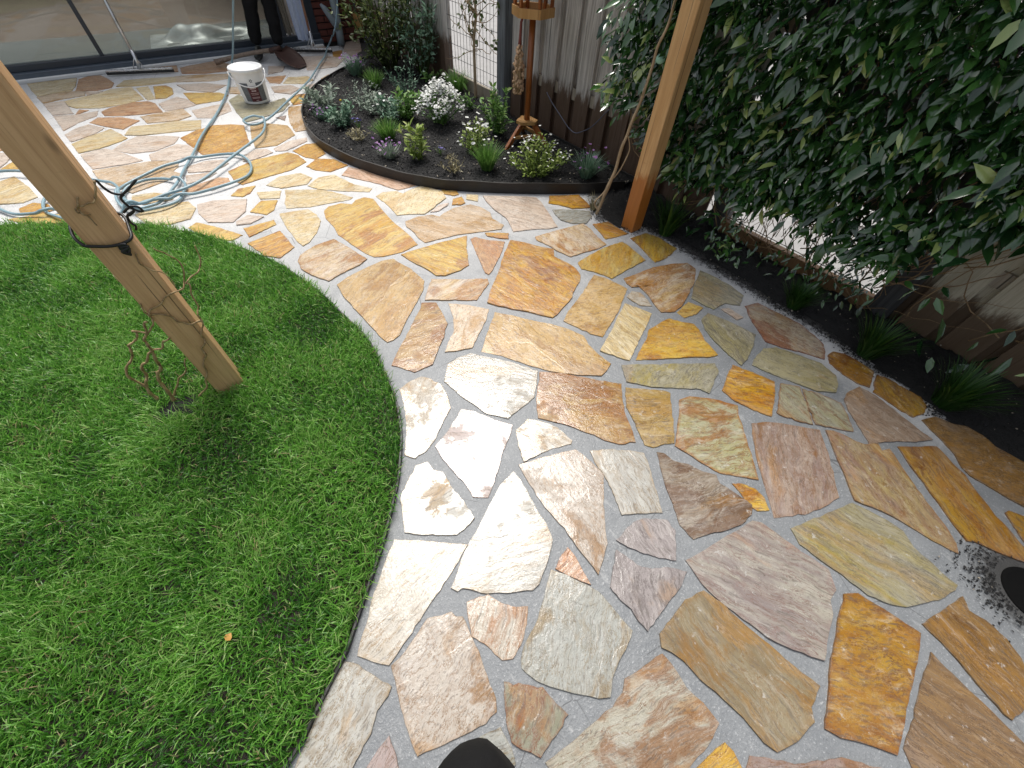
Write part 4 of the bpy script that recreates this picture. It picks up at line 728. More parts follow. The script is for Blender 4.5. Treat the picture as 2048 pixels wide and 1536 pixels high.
def flagstones():
    rnd = random.Random(3)
    for i, (t, ang, pts) in enumerate(STONES):
        P = [Vector((x, y)) for x, y in pts]
        if sum(P[k - 1].x * P[k].y - P[k].x * P[k - 1].y for k in range(len(P))) < 0: P.reverse()
        c = sum(P, Vector((0, 0))) / len(P)
        if True:
            gr = 0.0025 + 0.008 * max(0.0, min(1.0, (c.y - 2.2) / 1.2)); P = [q + (q - c).normalized() * gr for q in P]
        out = []                                     # broken edges: extra points with small chips
        per = sum((P[k] - P[k - 1]).length for k in range(len(P)))
        seg = max(0.012, per / 60)
        for k in range(len(P)):
            a, b = P[k], P[(k + 1) % len(P)]; d = b - a; m = max(1, int(d.length / seg)); nrm = Vector((d.y, -d.x)).normalized() if d.length else Vector((1, 0))
            for j in range(m):
                q = a + d * (j / m)
                if j: q = q + nrm * (rnd.uniform(-1, 1) * min(0.0022, d.length * 0.04) + (rnd.uniform(-0.005, 0) if rnd.random() < 0.05 else 0))
                out.append(q - c)
        n = len(out); top = 0.0030 + rnd.uniform(0, 0.0022); vs = []; ed = []
        tx, ty = rnd.uniform(-.007, .007), rnd.uniform(-.007, .007)
        r = max(q.length for q in out); s1 = 1 - min(0.06, 0.0016 / max(r, .03))
        for sc, zz, e in ((1.0, -0.012, 1.0), (1.0, top - 0.0012, 1.0), (s1, top, 1.0), (0.80, top, 0.5), (0.45, top, 0.0)):
            for q in out:
                x, y = q.x * sc, q.y * sc
                dz = (mnoise.noise((x * 9 + i * 3.3, y * 9, 1.7)) * 0.0014 + x * tx + y * ty) if sc < 1 or zz > 0 else 0
                vs.append((x, y, zz + dz)); ed.append(e)
        fs = []
        for kk in range(4):
            for j in range(n):
                l = (j + 1) % n; fs.append((kk * n + j, kk * n + l, (kk + 1) * n + l, (kk + 1) * n + j))
        fs.append(tuple(range(4 * n, 5 * n)))
        me = bpy.data.meshes.new('flagstone'); me.from_pydata(vs, [], fs)
        me.polygons.foreach_set('use_smooth', [False] * n + [False] * n + [False] * n + [True] * (n + 1))
        at = me.attributes.new('edge', 'FLOAT', 'POINT'); at.data.foreach_set('value', ed); me.update()
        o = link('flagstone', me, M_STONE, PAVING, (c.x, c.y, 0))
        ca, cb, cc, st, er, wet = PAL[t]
        near = c.y < 2.2
        def j(col, sat=1.36 if near else 1.14):
            m_ = sum(col) / 3; return [max(0.01, min(0.66, (m_ + (v - m_) * sat) * f * (0.76 if near else 0.93))) for v in col]
        f = rnd.uniform(0.92, 1.06) * (0.88 if t in ('V', 'V2', 'V4', 'VY', 'GB', 'O2', 'B', 'B3', 'YG', 'WV', 'KR', 'T2') else 1.0); o['ca'] = j(ca); f *= rnd.uniform(0.95, 1.05); o['cb'] = j(cb); f = 0.85; o['cc'] = j(cc, 1.25)  # listed types, mostly on the right, carry the hedge's shade in their colour
        o['ang'] = float(ang); o['seed'] = rnd.uniform(0.1, 9.0); o['st'] = st * rnd.uniform(0.8, 1.2); o['er'] = er; o['sk'] = rnd.choice((0.35, 0.6, 0.85, 1.0)); q = rnd.uniform(0.75, 1.35); o['sv'] = [q * rnd.choice((0.14, 0.2, 0.3, 0.5)), q, q]; o['wet'] = wet * (1.0 if c.y < 2.2 else 0.6)
flagstones()

# ------------------------------------------------------------------ lawn
def poly_sheet(name, poly, z, mat, kind='structure', step=0.05, amp=0.006, dome=0.0, freq=6.0):
    P = np.array(poly); lo, hi = P.min(0), P.max(0)
    xs = np.arange(lo[0] - step, hi[0] + step, step); ys = np.arange(lo[1] - step, hi[1] + step, step)
    X, Y = np.meshgrid(xs, ys, indexing='ij'); pts = np.stack([X.ravel(), Y.ravel()], 1); nx, ny = len(xs), len(ys)
    idx = np.arange(nx * ny).reshape(nx, ny); q = np.stack([idx[:-1, :-1], idx[1:, :-1], idx[1:, 1:], idx[:-1, 1:]], -1).reshape(-1, 4)
    ins = inside_np(poly, pts); q = q[ins[q].all(1)]
    zz = np.array([z + amp * (mnoise.noise((x * freq, y * freq, 2.0)) + 0.6 * mnoise.noise((x * freq * 4, y * freq * 4, 5.0))) for x, y in pts])
    if name == 'planting_strip_soil':
        rise = np.clip((pts[:, 0] - 2.20) / 0.12, 0, 1); zz = zz + rise * (0.018 + 0.020 * np.array([mnoise.noise((x * 22, y * 22, 1.0)) + 0.7 * mnoise.noise((x * 60, y * 60, 3.0)) for x, y in pts]))
    return tag(link(name, np_mesh(name, np.c_[pts, zz], q.ravel(), np.full(len(q), 4), mat)), kind=kind)
lme = bpy.data.meshes.new('lawn_soil'); lme.from_pydata([(x, y, 0.012) for x, y in lawn_poly], [], [tuple(range(len(lawn_poly)))]); tag(link('lawn_soil', lme, M_EARTH), kind='structure')

def grass():
    n = 150000
    lo = np.array([-1.5, 0.0]); hi = np.array([0.34, 3.75])
    p = NP.uniform(lo, hi, (int(n * 1.6), 2)); p = p[inside_np(lawn_poly, p)]
    # a bald spot round the vine roots and the post foot
    bald = np.clip(1.5 * np.exp(-(((p[:, 0] + 0.46) / 0.075) ** 2 + ((p[:, 1] - 1.47) / 0.045) ** 2)), 0, 1)
    p = p[NP.random(len(p)) > bald * 0.97]
    p = p[~((p[:, 0] > -0.3125) & (p[:, 0] < -0.2175) & (p[:, 1] > 1.445) & (p[:, 1] < 1.54))]
    p = p[:n]; n = len(p)
    # lay direction and length vary in clumps
    cell = 0.06; gi = np.floor(p / cell).astype(int); key = (gi[:, 0] * 73856093) ^ (gi[:, 1] * 19349663)
    jit = ((key % 1009) / 1009.0)
    gx = np.array([[mnoise.noise((x * 4.0, y * 4.0, s)) for s in (0.0, 9.0, 17.0)] for x, y in np.stack(np.meshgrid(np.arange(-1.6, 0.5, 0.05), np.arange(-0.1, 3.9, 0.05), indexing='ij'), -1).reshape(-1, 2)])
    W = len(np.arange(-0.1, 3.9, 0.05)); ii = ((p[:, 0] + 1.6) / 0.05).astype(int) * W + ((p[:, 1] + 0.1) / 0.05).astype(int); G = gx[np.clip(ii, 0, len(gx) - 1)]
    a = NP.uniform(0, 2 * PI, n); lean = NP.uniform(0.15, 2.1, n)
    lay = np.stack([G[:, 0], G[:, 1]], 1) * 0.75
    d = np.c_[np.cos(a) * lean * 0.75 + lay[:, 0], np.sin(a) * lean * 0.75 + lay[:, 1], np.ones(n)]
    L = NP.uniform(0.024, 0.058, n) * (1 + 0.55 * G[:, 2]); w = NP.uniform(0.0011, 0.0021, n)
    nr = np.c_[NP.normal(0, .6, n), NP.normal(0, .6, n), NP.uniform(0.4, 1.0, n)]
    F = frames(d, nr, L, w)
    tv = [(-1, 0, 0), (1, 0, 0), (-0.9, 0.45, 0.10), (0.9, 0.45, 0.10), (-0.6, 0.78, 0.02), (0.6, 0.78, 0.02), (0, 1.0, -0.16)]
    tf = [(0, 1, 3, 2), (2, 3, 5, 4), (4, 5, 6)]
    pos = np.c_[p, np.full(n, 0.012)]
    tint = np.clip(0.50 + 0.6 * G[:, 2] + NP.normal(0, 0.32, n), 0, 0.88); yb = NP.random(n) < 0.05; tint[yb] = NP.uniform(0.86, 1.0, yb.sum()); tint[NP.random(n) < np.clip(0.012 + 0.06 * G[:, 0], 0.004, 0.06)] = 1.3
    me = scatter('grass', tv, tf, pos, F, M_GRASS, tint)
    tag(link('grass', me), 'short dense green turf of the rounded lawn', 'grass', kind='stuff')
grass()

def ribbon(name, curve, z0, z1, th, mat, label, cat, parent=None):
    pts = [Vector((x, y)) for x, y in curve]; b = MB(); vs = []; fs = []
    for i, p in enumerate(pts):
        t = (pts[min(i + 1, len(pts) - 1)] - pts[max(i - 1, 0)]).normalized(); nr = Vector((t.y, -t.x)) * th / 2
        for s, z in ((1, z0), (1, z1), (-1, z1), (-1, z0)):
            q = p + nr * s; vs.append((q.x, q.y, z + (0.0025 * math.sin(i * 0.7) if z == z1 else 0)))
    for i in range(len(pts) - 1):
        for k in range(4):
            l = (k + 1) % 4; fs.append((i * 4 + k, i * 4 + l, i * 4 + 4 + l, i * 4 + 4 + k))
    b.add(vs, fs); return tag(b.build(name, mat, parent), label, cat)
ribbon('lawn_edging', lawn_poly[1:-2], -0.03, 0.020, 0.006, M_EDGING, 'thin black edging strip bordering the rounded lawn', 'edging')

# ------------------------------------------------------------------ planting bed by the fence and soil strip on the right
poly_sheet('planting_bed_soil', bed_poly, 0.050, M_SOIL, step=0.025, amp=0.012, freq=9)
poly_sheet('planting_strip_soil', [(x + 0.02, y) for x, y in strip_poly], 0.0030, M_SOIL, step=0.02, amp=0.0012, freq=12)
ribbon('bed_edging', bed_curve, -0.03, 0.072, 0.010, M_EDGING_RUST, 'black brown curved edging band around the flower bed', 'edging')
bb = MB(); bb.box((2.488, 2.24, 0.02), (0.012, 1.10, 0.10)); tag(bb.build('root_barrier', M_EDGING), 'black board along the fence foot behind the bird feeder', 'board')

def chips(name, poly, n, label, z, smin, smax, pale, extra=None):
    P = np.array(poly); p = NP.uniform(P.min(0), P.max(0), (n * 4, 2)); p = p[inside_np(poly, p)][:n]
    if name == 'soil_crumbs': p = off_slabs(p)
    if extra is not None: p = np.concatenate([p, extra])
    n = len(p); a = NP.uniform(0, 2 * PI, n)
    d = np.c_[np.cos(a), np.sin(a), NP.uniform(-0.4, 0.6, n)]; nr = np.c_[NP.normal(0, .5, n), NP.normal(0, .5, n), np.ones(n)]
    F = frames(d, nr, NP.uniform(smin, smax, n), NP.uniform(smin * 0.25, smax * 0.4, n))
    tv = [(-1, -0.5, 0), (1, -0.4, 0), (0.7, 0.5, 0), (-0.8, 0.4, 0), (0, 0, 0.35)]; tf = [(0, 1, 4), (1, 2, 4), (2, 3, 4), (3, 0, 4)]
    tint = NP.uniform(0, 0.75, n); tint[NP.random(n) < pale] = 1.0
    tag(link(name, scatter(name, tv, tf, np.c_[p, z(p)], F, M_CHIP, tint)), label, 'bark', kind='stuff')
chips('bark_mulch', bed_poly, 16000, 'fine dark bark mulch in the flower bed', lambda p: np.full(len(p), 0.054) + NP.uniform(-0.004, 0.008, len(p)), 0.005, 0.018, 0.022)
def off_slabs(p):
    k_ = np.ones(len(p), bool)
    for _, _, q in STONES:
        if max(a for a, b_ in q) > 1.2: k_ &= ~inside_np(q, p)
    return p[k_]
sc = np.array(strip_curve); sidx = NP.integers(4, len(sc), 2600)
ex = sc[sidx] + np.c_[0.02 - np.abs(NP.normal(0, 0.030, 2600)), NP.normal(0, 0.03, 2600)]; ex = off_slabs(ex)
hx = np.c_[1.47 + NP.normal(0, 0.06, 700), -0.75 + NP.normal(0, 0.06, 700)]; hx = hx[np.hypot(hx[:, 0] - 1.525, hx[:, 1] + 0.82) > 0.10]; hx = off_slabs(hx)
chips('soil_crumbs', strip_poly, 9000, 'dark soil crumbs in the strip along the fence', lambda p: np.where(inside_np(strip_poly, p), 0.006 + 0.022 * np.clip((p[:, 0] - 2.20) / 0.12, 0, 1), 0.003) + NP.uniform(-0.002, 0.006, len(p)), 0.003, 0.010, 0.03, np.concatenate([ex, hx]))

# drain cap in the mortar
dr = thing('drain_pipe', 'black round drain cap set in the mortar at the right edge', 'drain', (1.520, -0.832, 0))
b = MB(); b.lathe([(0.090, -0.01), (0.089, 0.0015), (0.085, 0.0034), (0.076, 0.0030)], 48); b.build('rim', M_PIT, dr)
b = MB(); b.lathe([(0.077, 0.0032), (0.070, 0.0018), (0.040, 0.0012), (0.001, 0.0010)], 48); b.build('cap', M_PIT, dr)

# ------------------------------------------------------------------ timber posts
def post(name, x0, x1, y0, y1, h, mat, label):
    b = MB(); b.box((0, 0, h / 2 - 0.05), (x1 - x0, y1 - y0, h + 0.1), bev=0.003)
    return tag(b.build(name, mat, None, ((x0 + x1) / 2, (y0 + y1) / 2, 0)), label, 'post', 'new sawn timber posts')
post('timber_post', -0.3125, -0.2175, 1.445, 1.54, 2.35, M_POST_L, 'tall brown sawn timber post standing in the lawn')
post('timber_post', 2.025, 2.115, 1.343, 1.434, 2.35, M_POST_R, 'tall sawn timber post with orange soaked foot beside the paving')

rt_ = MB(); rt_.add([(-0.46 + (0.085 + 0.012 * math.sin(k * 2.3)) * math.cos(k * PI / 12), 1.47 + (0.055 + 0.010 * math.sin(k * 1.7)) * math.sin(k * PI / 12), 0.016) for k in range(24)], [tuple(range(24))]); tag(rt_.build('root_soil', M_SOIL), kind='structure')
# twisted vine climbing the lawn post
vr = thing('twisted_vine', 'bare corkscrew vine stems winding round the lawn post', 'vine', (-0.49, 1.49, 0))
for i, st in enumerate(VINE_STEMS):
    P = spline(st, 5); n = len(P); yoff = 0.0
    Q = []
    for j, p in enumerate(P):
        onpost = -0.325 < p.x < -0.205
        y = 1.437 if onpost else 1.437 + 0.05 * min(1.0, (max(-0.325 - p.x, p.x + 0.205)) / 0.12)
        Q.append(Vector((p.x + 0.49, y - 1.49 + 0.004 * math.sin(j * 0.9), p.z)))
    r0 = (0.0056, 0.0064, 0.0044, 0.0037, 0.0035, 0.0039, 0.0027, 0.0028, 0.0028)[i]
    b = MB(); b.tube(Q, [r0 * (1 - 0.5 * j / n) * (1 + 0.18 * math.sin(j * 1.7)) for j in range(n)], 7); b.build('stem', M_VINE, vr)
tie = thing('cable_tie', 'black cable looped and knotted round the lawn post', 'cable', (-0.265, 1.49, 0.70))
lp = [(-0.050, -0.053, -0.005), (0.0, -0.054, -0.022), (0.046, -0.053, -0.018), (0.056, -0.02, -0.004), (0.056, 0.03, 0.012), (0.02, 0.054, 0.022), (-0.04, 0.054, 0.028), (-0.057, 0.02, 0.024), (-0.060, -0.03, 0.012), (-0.050, -0.053, -0.005)]
b = MB(); b.tube(spline(lp, 6), 0.0042, 8); b.build('loop', M_BLACKWIRE, tie)
b = MB(); b.tube(spline([(0.022 + 0.010 * math.cos(t * 2.2), -0.060 - 0.004 * math.sin(t * 3.1), -0.026 + 0.010 * math.sin(t * 2.2) - 0.0026 * t) for t in range(9)], 5), 0.0042, 8); b.build('knot', M_BLACKWIRE, tie)
for w in TIE_ENDS:
    b = MB(); b.tube(spline([(x + 0.265, y - 1.49, z - 0.70) for x, y, z in w], 6), 0.0032, 7); b.build('loose_end', M_BLACKWIRE, tie)

# pale bare stem rising beside the right post
bs = thing('bare_climber', 'pale dry climber stems leaning up beside the soaked post', 'vine', (2.0, 1.62, 0.0))
for i, st in enumerate(BARE_STEMS):
    P = spline(st, 5); b = MB(); n = len(P); r0 = (0.010, 0.006, 0.0045, 0.006)[i]
    b.tube([(p.x - 2.0 + 0.004 * math.sin(j * .8), p.y - 1.62, p.z) for j, p in enumerate(P)], [r0 * (1 - 0.45 * j / n) for j in range(n)], 7); b.build('stem', M_BARKPALE, bs)

# ------------------------------------------------------------------ garden hose
hs = thing('garden_hose', 'pale blue garden hose coiled and trailing over the paving', 'hose', (0.3, 4.0, 0))
def hose(path):
    P = spline(path, 6); Q = []
    for i, p in enumerate(P):
        z = p.z if p.z > 0.03 else max(0.0165, p.z)
        Q.append(Vector((p.x - 0.3, p.y - 4.0, z + 0.004 * (1 + math.sin(i * 0.23)))))
    # lift where it crosses an earlier stretch
    for i in range(len(Q)):
        for j in range(0, i - 12, 2):
            if abs(Q[i].x - Q[j].x) < 0.03 and abs(Q[i].y - Q[j].y) < 0.03 and abs(Q[i].z - Q[j].z) < 0.019 and Q[i].z < 0.2:
                Q[i].z = Q[j].z + 0.019
    for _ in range(2):
        zs = [q.z for q in Q]
        for i in range(1, len(Q) - 1): Q[i].z = max(0.0165, (zs[i - 1] + 2 * zs[i] + zs[i + 1]) / 4)
    return Q
b = MB(); b.tube(hose(HOSE_A), 0.0085, 10); b.build('coil', M_HOSE, hs)
QB = [q + Vector((0, 0, 0.016)) if q.z < 0.1 else q for q in hose(HOSE_B)]
b = MB(); b.tube(QB, 0.0085, 10); b.build('trailing_length', M_HOSE, hs)

# ------------------------------------------------------------------ bucket
bk = thing('mortar_bucket', 'white lidded plastic bucket with dark red and grey label', 'bucket', (0.785, 4.77, 0.008), math.radians(-98)); bk.scale = (0.86, 0.86, 0.86)
def brad(z): return 0.122 + (0.150 - 0.122) * z / 0.285
b = MB(); b.lathe([(0.001, 0.0), (0.118, 0.0), (0.122, 0.004), (brad(0.03), 0.03), (brad(0.13), 0.13), (brad(0.255), 0.255), (0.150, 0.262), (0.150, 0.285)], 48); b.build('body', M_WHITEPL, bk)
b = MB(); b.lathe([(0.152, 0.262), (0.158, 0.264), (0.159, 0.288), (0.154, 0.294), (0.146, 0.294), (0.143, 0.286), (0.001, 0.284)], 48); b.build('lid', M_WHITEPL, bk)
def patch(a0, a1, z0, z1, off): 
    q = MB(); q.lathe([(brad(z0) + off, z0), (brad((z0 + z1) / 2) + off, (z0 + z1) / 2), (brad(z1) + off, z1)], 14, a0=a0, a1=a1); return q
patch(-0.85, 0.80, 0.025, 0.185, 0.0010).build('label_picture', M_LABELGREY, bk)
lab = patch(-0.40, 0.32, 0.024, 0.160, 0.0018).build('label_panel', M_LABELRED, bk)
patch(-0.30, 0.24, 0.160, 0.235, 0.0018).build('label_head', M_WHITEPL, bk)
for a0, a1, z0, z1 in [(-0.24, 0.16, 0.134, 0.145), (-0.18, 0.16, 0.113, 0.124), (-0.30, 0.24, 0.096, 0.099), (-0.26, 0.22, 0.084, 0.087), (-0.30, 0.24, 0.062, 0.065), (-0.30, 0.24, 0.054, 0.057), (-0.10, 0.10, 0.034, 0.038)]:
    x = a0
    while x < a1 - 0.02:
        w = RND.uniform(0.03, 0.06) if z1 - z0 > 0.008 else a1 - a0
        patch(x, min(x + w, a1), z0, z1, 0.0024).build('label_lettering', M_LABELTEXT, lab); x += w + 0.014
mk = MB()
for k in range(6):
    a = k * PI / 3 + 0.2; cz, ca = 0.203 + 0.011 * math.sin(a), 0.0 + 0.075 * math.cos(a)
    r = brad(cz) + 0.0028; u = Vector((0, math.cos(a), math.sin(a))); w = Vector((0, -math.sin(a), math.cos(a)))
    c0 = Vector((r * math.cos(ca), r * math.sin(ca), cz)); mk.add([c0 - u * 0.008, c0 + w * 0.004, c0 + u * 0.007, c0 - w * 0.004], [(0, 1, 2, 3)])
mk.build('label_mark', M_LABELINK, bk)
H = []
for i in range(21):
    t = -PI / 2 + PI * i / 20
    H.append((0.168 * math.cos(t) * 0.80 + 0.030 * math.cos(t), 0.166 * math.sin(t), 0.262 - 0.105 * math.cos(t)))
b = MB(); b.tube(H, 0.0052, 8); b.build('handle', M_WHITEPL, bk)

# ------------------------------------------------------------------ floor squeegees, shovel, broom
def squeegee(name, label, a, c, hbase, htop, hmat):
    A, Cc = Vector(a), Vector(c); mid = (A + Cc) / 2; d = (Cc - A); L = d.length; d.normalize(); rz = math.atan2(d.y, d.x)
    t = thing(name, label, 'squeegee', (mid.x, mid.y, 0.01), group='floor squeegees at the house front'); R = Matrix.Rotation(rz, 3, 'Z')
    b = MB(); b.box((0, 0, 0.030), (L, 0.030, 0.016), R, bev=0.003); b.build('blade_holder', M_STEEL, t)
    b = MB(); b.box(R @ Vector((0, -0.004, 0.012)), (L * 1.01, 0.012, 0.024), R); b.build('rubber_blade', M_RUBBER, t)
    h0 = Vector(hbase) - mid - Vector((0, 0, 0.01)) + Vector((0, 0, 0.0)); h1 = Vector(htop) - mid - Vector((0, 0, 0.01))
    b = MB(); b.tube([h0, h0.lerp(h1, 0.3), h0.lerp(h1, 0.6), h1], 0.0125, 12); b.build('handle', hmat, t)
    b = MB(); b.tube([(0, 0, 0.035), h0.lerp(h1, 0.03), h0.lerp(h1, 0.10)], [0.014, 0.016, 0.0155], 12); b.build('socket', M_STEEL, t)
    for s in (-1, 1):
        b = MB(); b.tube([d * (0.05 * s) + Vector((0, 0, 0.035)), h0.lerp(h1, 0.07)], 0.004, 6); b.build('brace', M_STEEL, t)
    return t
squeegee('floor_squeegee', 'wide aluminium floor squeegee leaning against the glass door', (-0.205, 6.15, 0), (0.335, 5.975, 0), (0.078, 6.03, 0.06), (0.128, 6.30, 1.38), M_STEEL)
squeegee('floor_squeegee', 'narrower floor squeegee with reddish brown stick beside the curtain', (1.575, 6.17, 0), (1.955, 5.945, 0), (1.79, 6.07, 0.06), (1.88, 6.22, 1.35), M_COPPERWOOD)

sh = thing('shovel', 'dark rusty shovel with worn handle lying behind the bucket', 'shovel', (1.0, 5.8, 0))
E0, S0 = Vector((0.725, 5.97, 0.042)), Vector((1.335, 5.885, 0.105))
b = MB(); hp = [E0.lerp(S0, t) + Vector((0, 0, 0.015 * math.sin(t * PI))) - Vector((1.0, 5.8, 0)) for t in (0, .15, .3, .45, .6, .75, .9, 1.0)]
b.tube(hp, [0.026, 0.021, 0.0185, 0.018, 0.0185, 0.019, 0.020, 0.020], 12); b.build('handle', M_HANDLE, sh)
b = MB(); b.tube([hp[-1] - Vector((0.07, -0.01, 0.006)), hp[-1] + Vector((0.05, -0.015, 0.01))], [0.0225, 0.026], 12); b.build('socket', M_RUSTSTEEL, sh)
b = MB(); vs = []; fs = []; nu, nv = 8, 9                        # curved blade standing on its tip
dirL = (Vector((1.467, 5.53, 0.008)) - Vector((1.375, 5.87, 0.125))); side = Vector((0.80, 0.45, 0.0)).normalized(); nrm = side.cross(dirL).normalized()
for thk in (0, 1):
    for i in range(nu + 1):
        s = i / nu; w = 0.135 * (1 - 0.55 * max(0, s - 0.55) ** 1.5 / 0.3) * (0.72 + 0.28 * min(1, s * 4))
        for j in range(nv + 1):
            t = 2 * j / nv - 1
            p = Vector((1.375, 5.87, 0.125)) + dirL * s + side * (w * t) + nrm * (0.028 * (1 - t * t) * (1 - 0.6 * s) + 0.003 * thk)
            p.z = max(p.z, 0.012 + 0.003 * thk); vs.append(p - Vector((1.0, 5.8, 0)))
K = (nu + 1) * (nv + 1)
for i in range(nu):
    for j in range(nv):
        a = i * (nv + 1) + j; fs.append((a, a + 1, a + nv + 2, a + nv + 1)); fs.append((K + a, K + a + nv + 1, K + a + nv + 2, K + a + 1))
rim = [j for j in range(nv + 1)] + [i * (nv + 1) + nv for i in range(1, nu + 1)] + [nu * (nv + 1) + j for j in range(nv - 1, -1, -1)] + [i * (nv + 1) for i in range(nu - 1, 0, -1)]
for a, c in zip(rim, rim[1:] + rim[:1]): fs.append((a, K + a, K + c, c))
b.add(vs, fs, True); b.build('blade', M_RUSTSTEEL, sh)

br = thing('broom', 'broom with straw coloured bristles leaning in the fence corner', 'broom', (2.43, 6.19, 0))
b = MB(); b.tube([(0.0, 0.02, 0.27), (0.02, 0.05, 0.8), (0.04, 0.06, 1.35)], 0.013, 10); b.build('stick', M_OLDPOST, br)
b = MB(); b.box((0, 0, 0.255), (0.05, 0.13, 0.04), bev=0.006); b.build('head', M_TRAY, br)
b = MB()
for i in range(60):
    x, y = RND.uniform(-.02, .02), RND.uniform(-.06, .06); b.tube([(x, y, 0.24), (x * 1.3, y * 1.15 - 0.01, 0.10 + RND.uniform(0, .02))], 0.003, 4)
b.build('bristles', M_BRISTLE, br)

# ------------------------------------------------------------------ house front: sliding door, brick pier, drain pipe
hw = thing('house_wall', 'dark red brick wall beside the drain pipe', 'wall', (2.3, 6.40, 0))
b = MB(); b.box((-0.0, 0.10, 1.25), (0.62, 0.18, 2.7)); b.build('core', M_BRICKMORTAR, hw)
bme = None
for r in range(0, 36):
    for c in range(-1, 4):
        x = -0.31 + c * 0.22 + (0.11 if r % 2 else 0.0); x0, x1 = max(x + 0.005, -0.308), min(x + 0.215, 0.308)
        if x1 - x0 < 0.03: continue
        b = MB(); b.box((0, 0, 0), (x1 - x0, 0.04, 0.052), bev=0.003)
        b.build('brick', M_BRICK, hw, ((x0 + x1) / 2, 0.004 + RND.uniform(-.002, .002), 0.035 + r * 0.0625))
b = MB(); b.box((-1.65, 6.56, 2.60), (8.6, 0.3, 0.2)); tag(b.build('house_lintel', M_FRAME), 'dark fascia band above the glass door', 'fascia')

ds = thing('sliding_door', 'wide dark framed glass sliding door of the house', 'door', (0, 6.37, 0))
b = MB(); b.box((-1.70, 0.03, 0.085), (7.40, 0.09, 0.050), bev=0.004); b.build('bottom_rail', M_FRAME, ds)
b = MB(); b.box((-1.70, -0.035, 0.030), (7.40, 0.075, 0.060), bev=0.004); b.build('threshold', M_SILL, ds)
b = MB(); b.box((-1.70, 0.03, 2.45), (7.40, 0.09, 0.09), bev=0.004); b.build('top_rail', M_FRAME, ds)
for x, w in ((-0.165, 0.035), (1.575, 0.075), (1.945, 0.085), (-2.3, 0.06)):
    b = MB(); b.box((x, 0.03, 1.26), (w, 0.085, 2.30), bev=0.004); b.build('mullion', M_FRAME, ds)
for x0, x1 in ((-2.27, -0.183), (-0.147, 1.537)):
    b = MB(); b.box(((x0 + x1) / 2, 0.035, 1.26), (x1 - x0, 0.012, 2.30)); b.build('pane', M_GLASS, ds)
b = MB(); b.box((-1.72, 6.288, 0.006), (7.4, 0.040, 0.030), bev=0.004); tag(b.build('white_joint', M_WHITESTRIP), 'white mortar joint line along the door threshold', 'joint')

b = MB(); b.box((-1.7, 9.0, 0.025), (7.6, 5.1, 0.05)); tag(b.build('room_floor', M_ROOMFLOOR), kind='structure')
b = MB(); b.box((-1.7, 11.5, 1.3), (7.6, 0.1, 2.6)); b.box((-5.5, 9.0, 1.3), (0.1, 5.0, 2.6)); b.box((2.06, 9.0, 1.3), (0.1, 4.9, 2.6)); tag(b.build('room_walls', M_ROOMWALL), kind='structure')
b = MB(); b.box((-1.7, 7.02, 0.056), (7.2, 1.12, 0.012)); tag(b.build('floor_mat', M_PLINTH), 'dark grey mat inside behind the glass', 'mat')
# crumpled sheeting inside
def sheeting():
    xs = np.linspace(0, 1, 60); ys = np.linspace(0, 1, 44); X, Y = np.meshgrid(xs, ys, indexing='ij'); p = np.stack([X.ravel(), Y.ravel()], 1)
    z = np.array([0.066 + (16 * x * (1 - x) * y * (1 - y)) ** 0.5 * (0.17 * max(0, mnoise.noise((x * 3.1, y * 2.6, 1.2)) + .2) + 0.06 * mnoise.noise((x * 5, y * 4, 3.0)) + 0.008 * abs(mnoise.noise((x * 17, y * 15, 3.0)))) for x, y in p])
    v = np.c_[0.25 + 1.15 * p[:, 0] + 0.1 * p[:, 1], 6.52 + 0.75 * p[:, 1], z]
    idx = np.arange(60 * 44).reshape(60, 44); q = np.stack([idx[:-1, :-1], idx[1:, :-1], idx[1:, 1:], idx[:-1, 1:]], -1).reshape(-1, 4)
    tag(link('crumpled_sheeting', np_mesh('crumpled_sheeting', v, q.ravel(), np.full(len(q), 4), M_PLASTIC)), 'crumpled pale plastic sheeting inside behind the glass', 'sheeting')
sheeting()

def curtain(name, x0, x1, y, z0, mat, label, ph):
    t = thing(name, label, 'curtain', ((x0 + x1) / 2, y, 0), group='curtains in the door gap'); vs = []; fs = []; n, m = 30, 14; w = x1 - x0
    for j in range(m + 1):
        for i in range(n + 1):
            s = i / n; h = j / m; z = z0 + (2.2 - z0) * h + 0.012 * math.sin(s * 9 + ph) * (1 - h)
            vs.append((-w / 2 + w * s, 0.018 * math.sin(s * 17 + ph) + 0.008 * math.sin(s * 41), z))
    for j in range(m):
        for i in range(n): a = j * (n + 1) + i; fs.append((a, a + 1, a + n + 2, a + n + 1))
    b = MB(); b.add(vs, fs, True); b.build('cloth', mat, t); return t
curtain('curtain', 1.715, 1.885, 6.335, 0.058, M_CLOTH, 'pale blue curtain hanging in the open door gap', 0.3)
curtain('curtain', 1.625, 1.705, 6.40, 0.115, M_LINING, 'narrow beige curtain edge beside the pale blue one', 1.1)

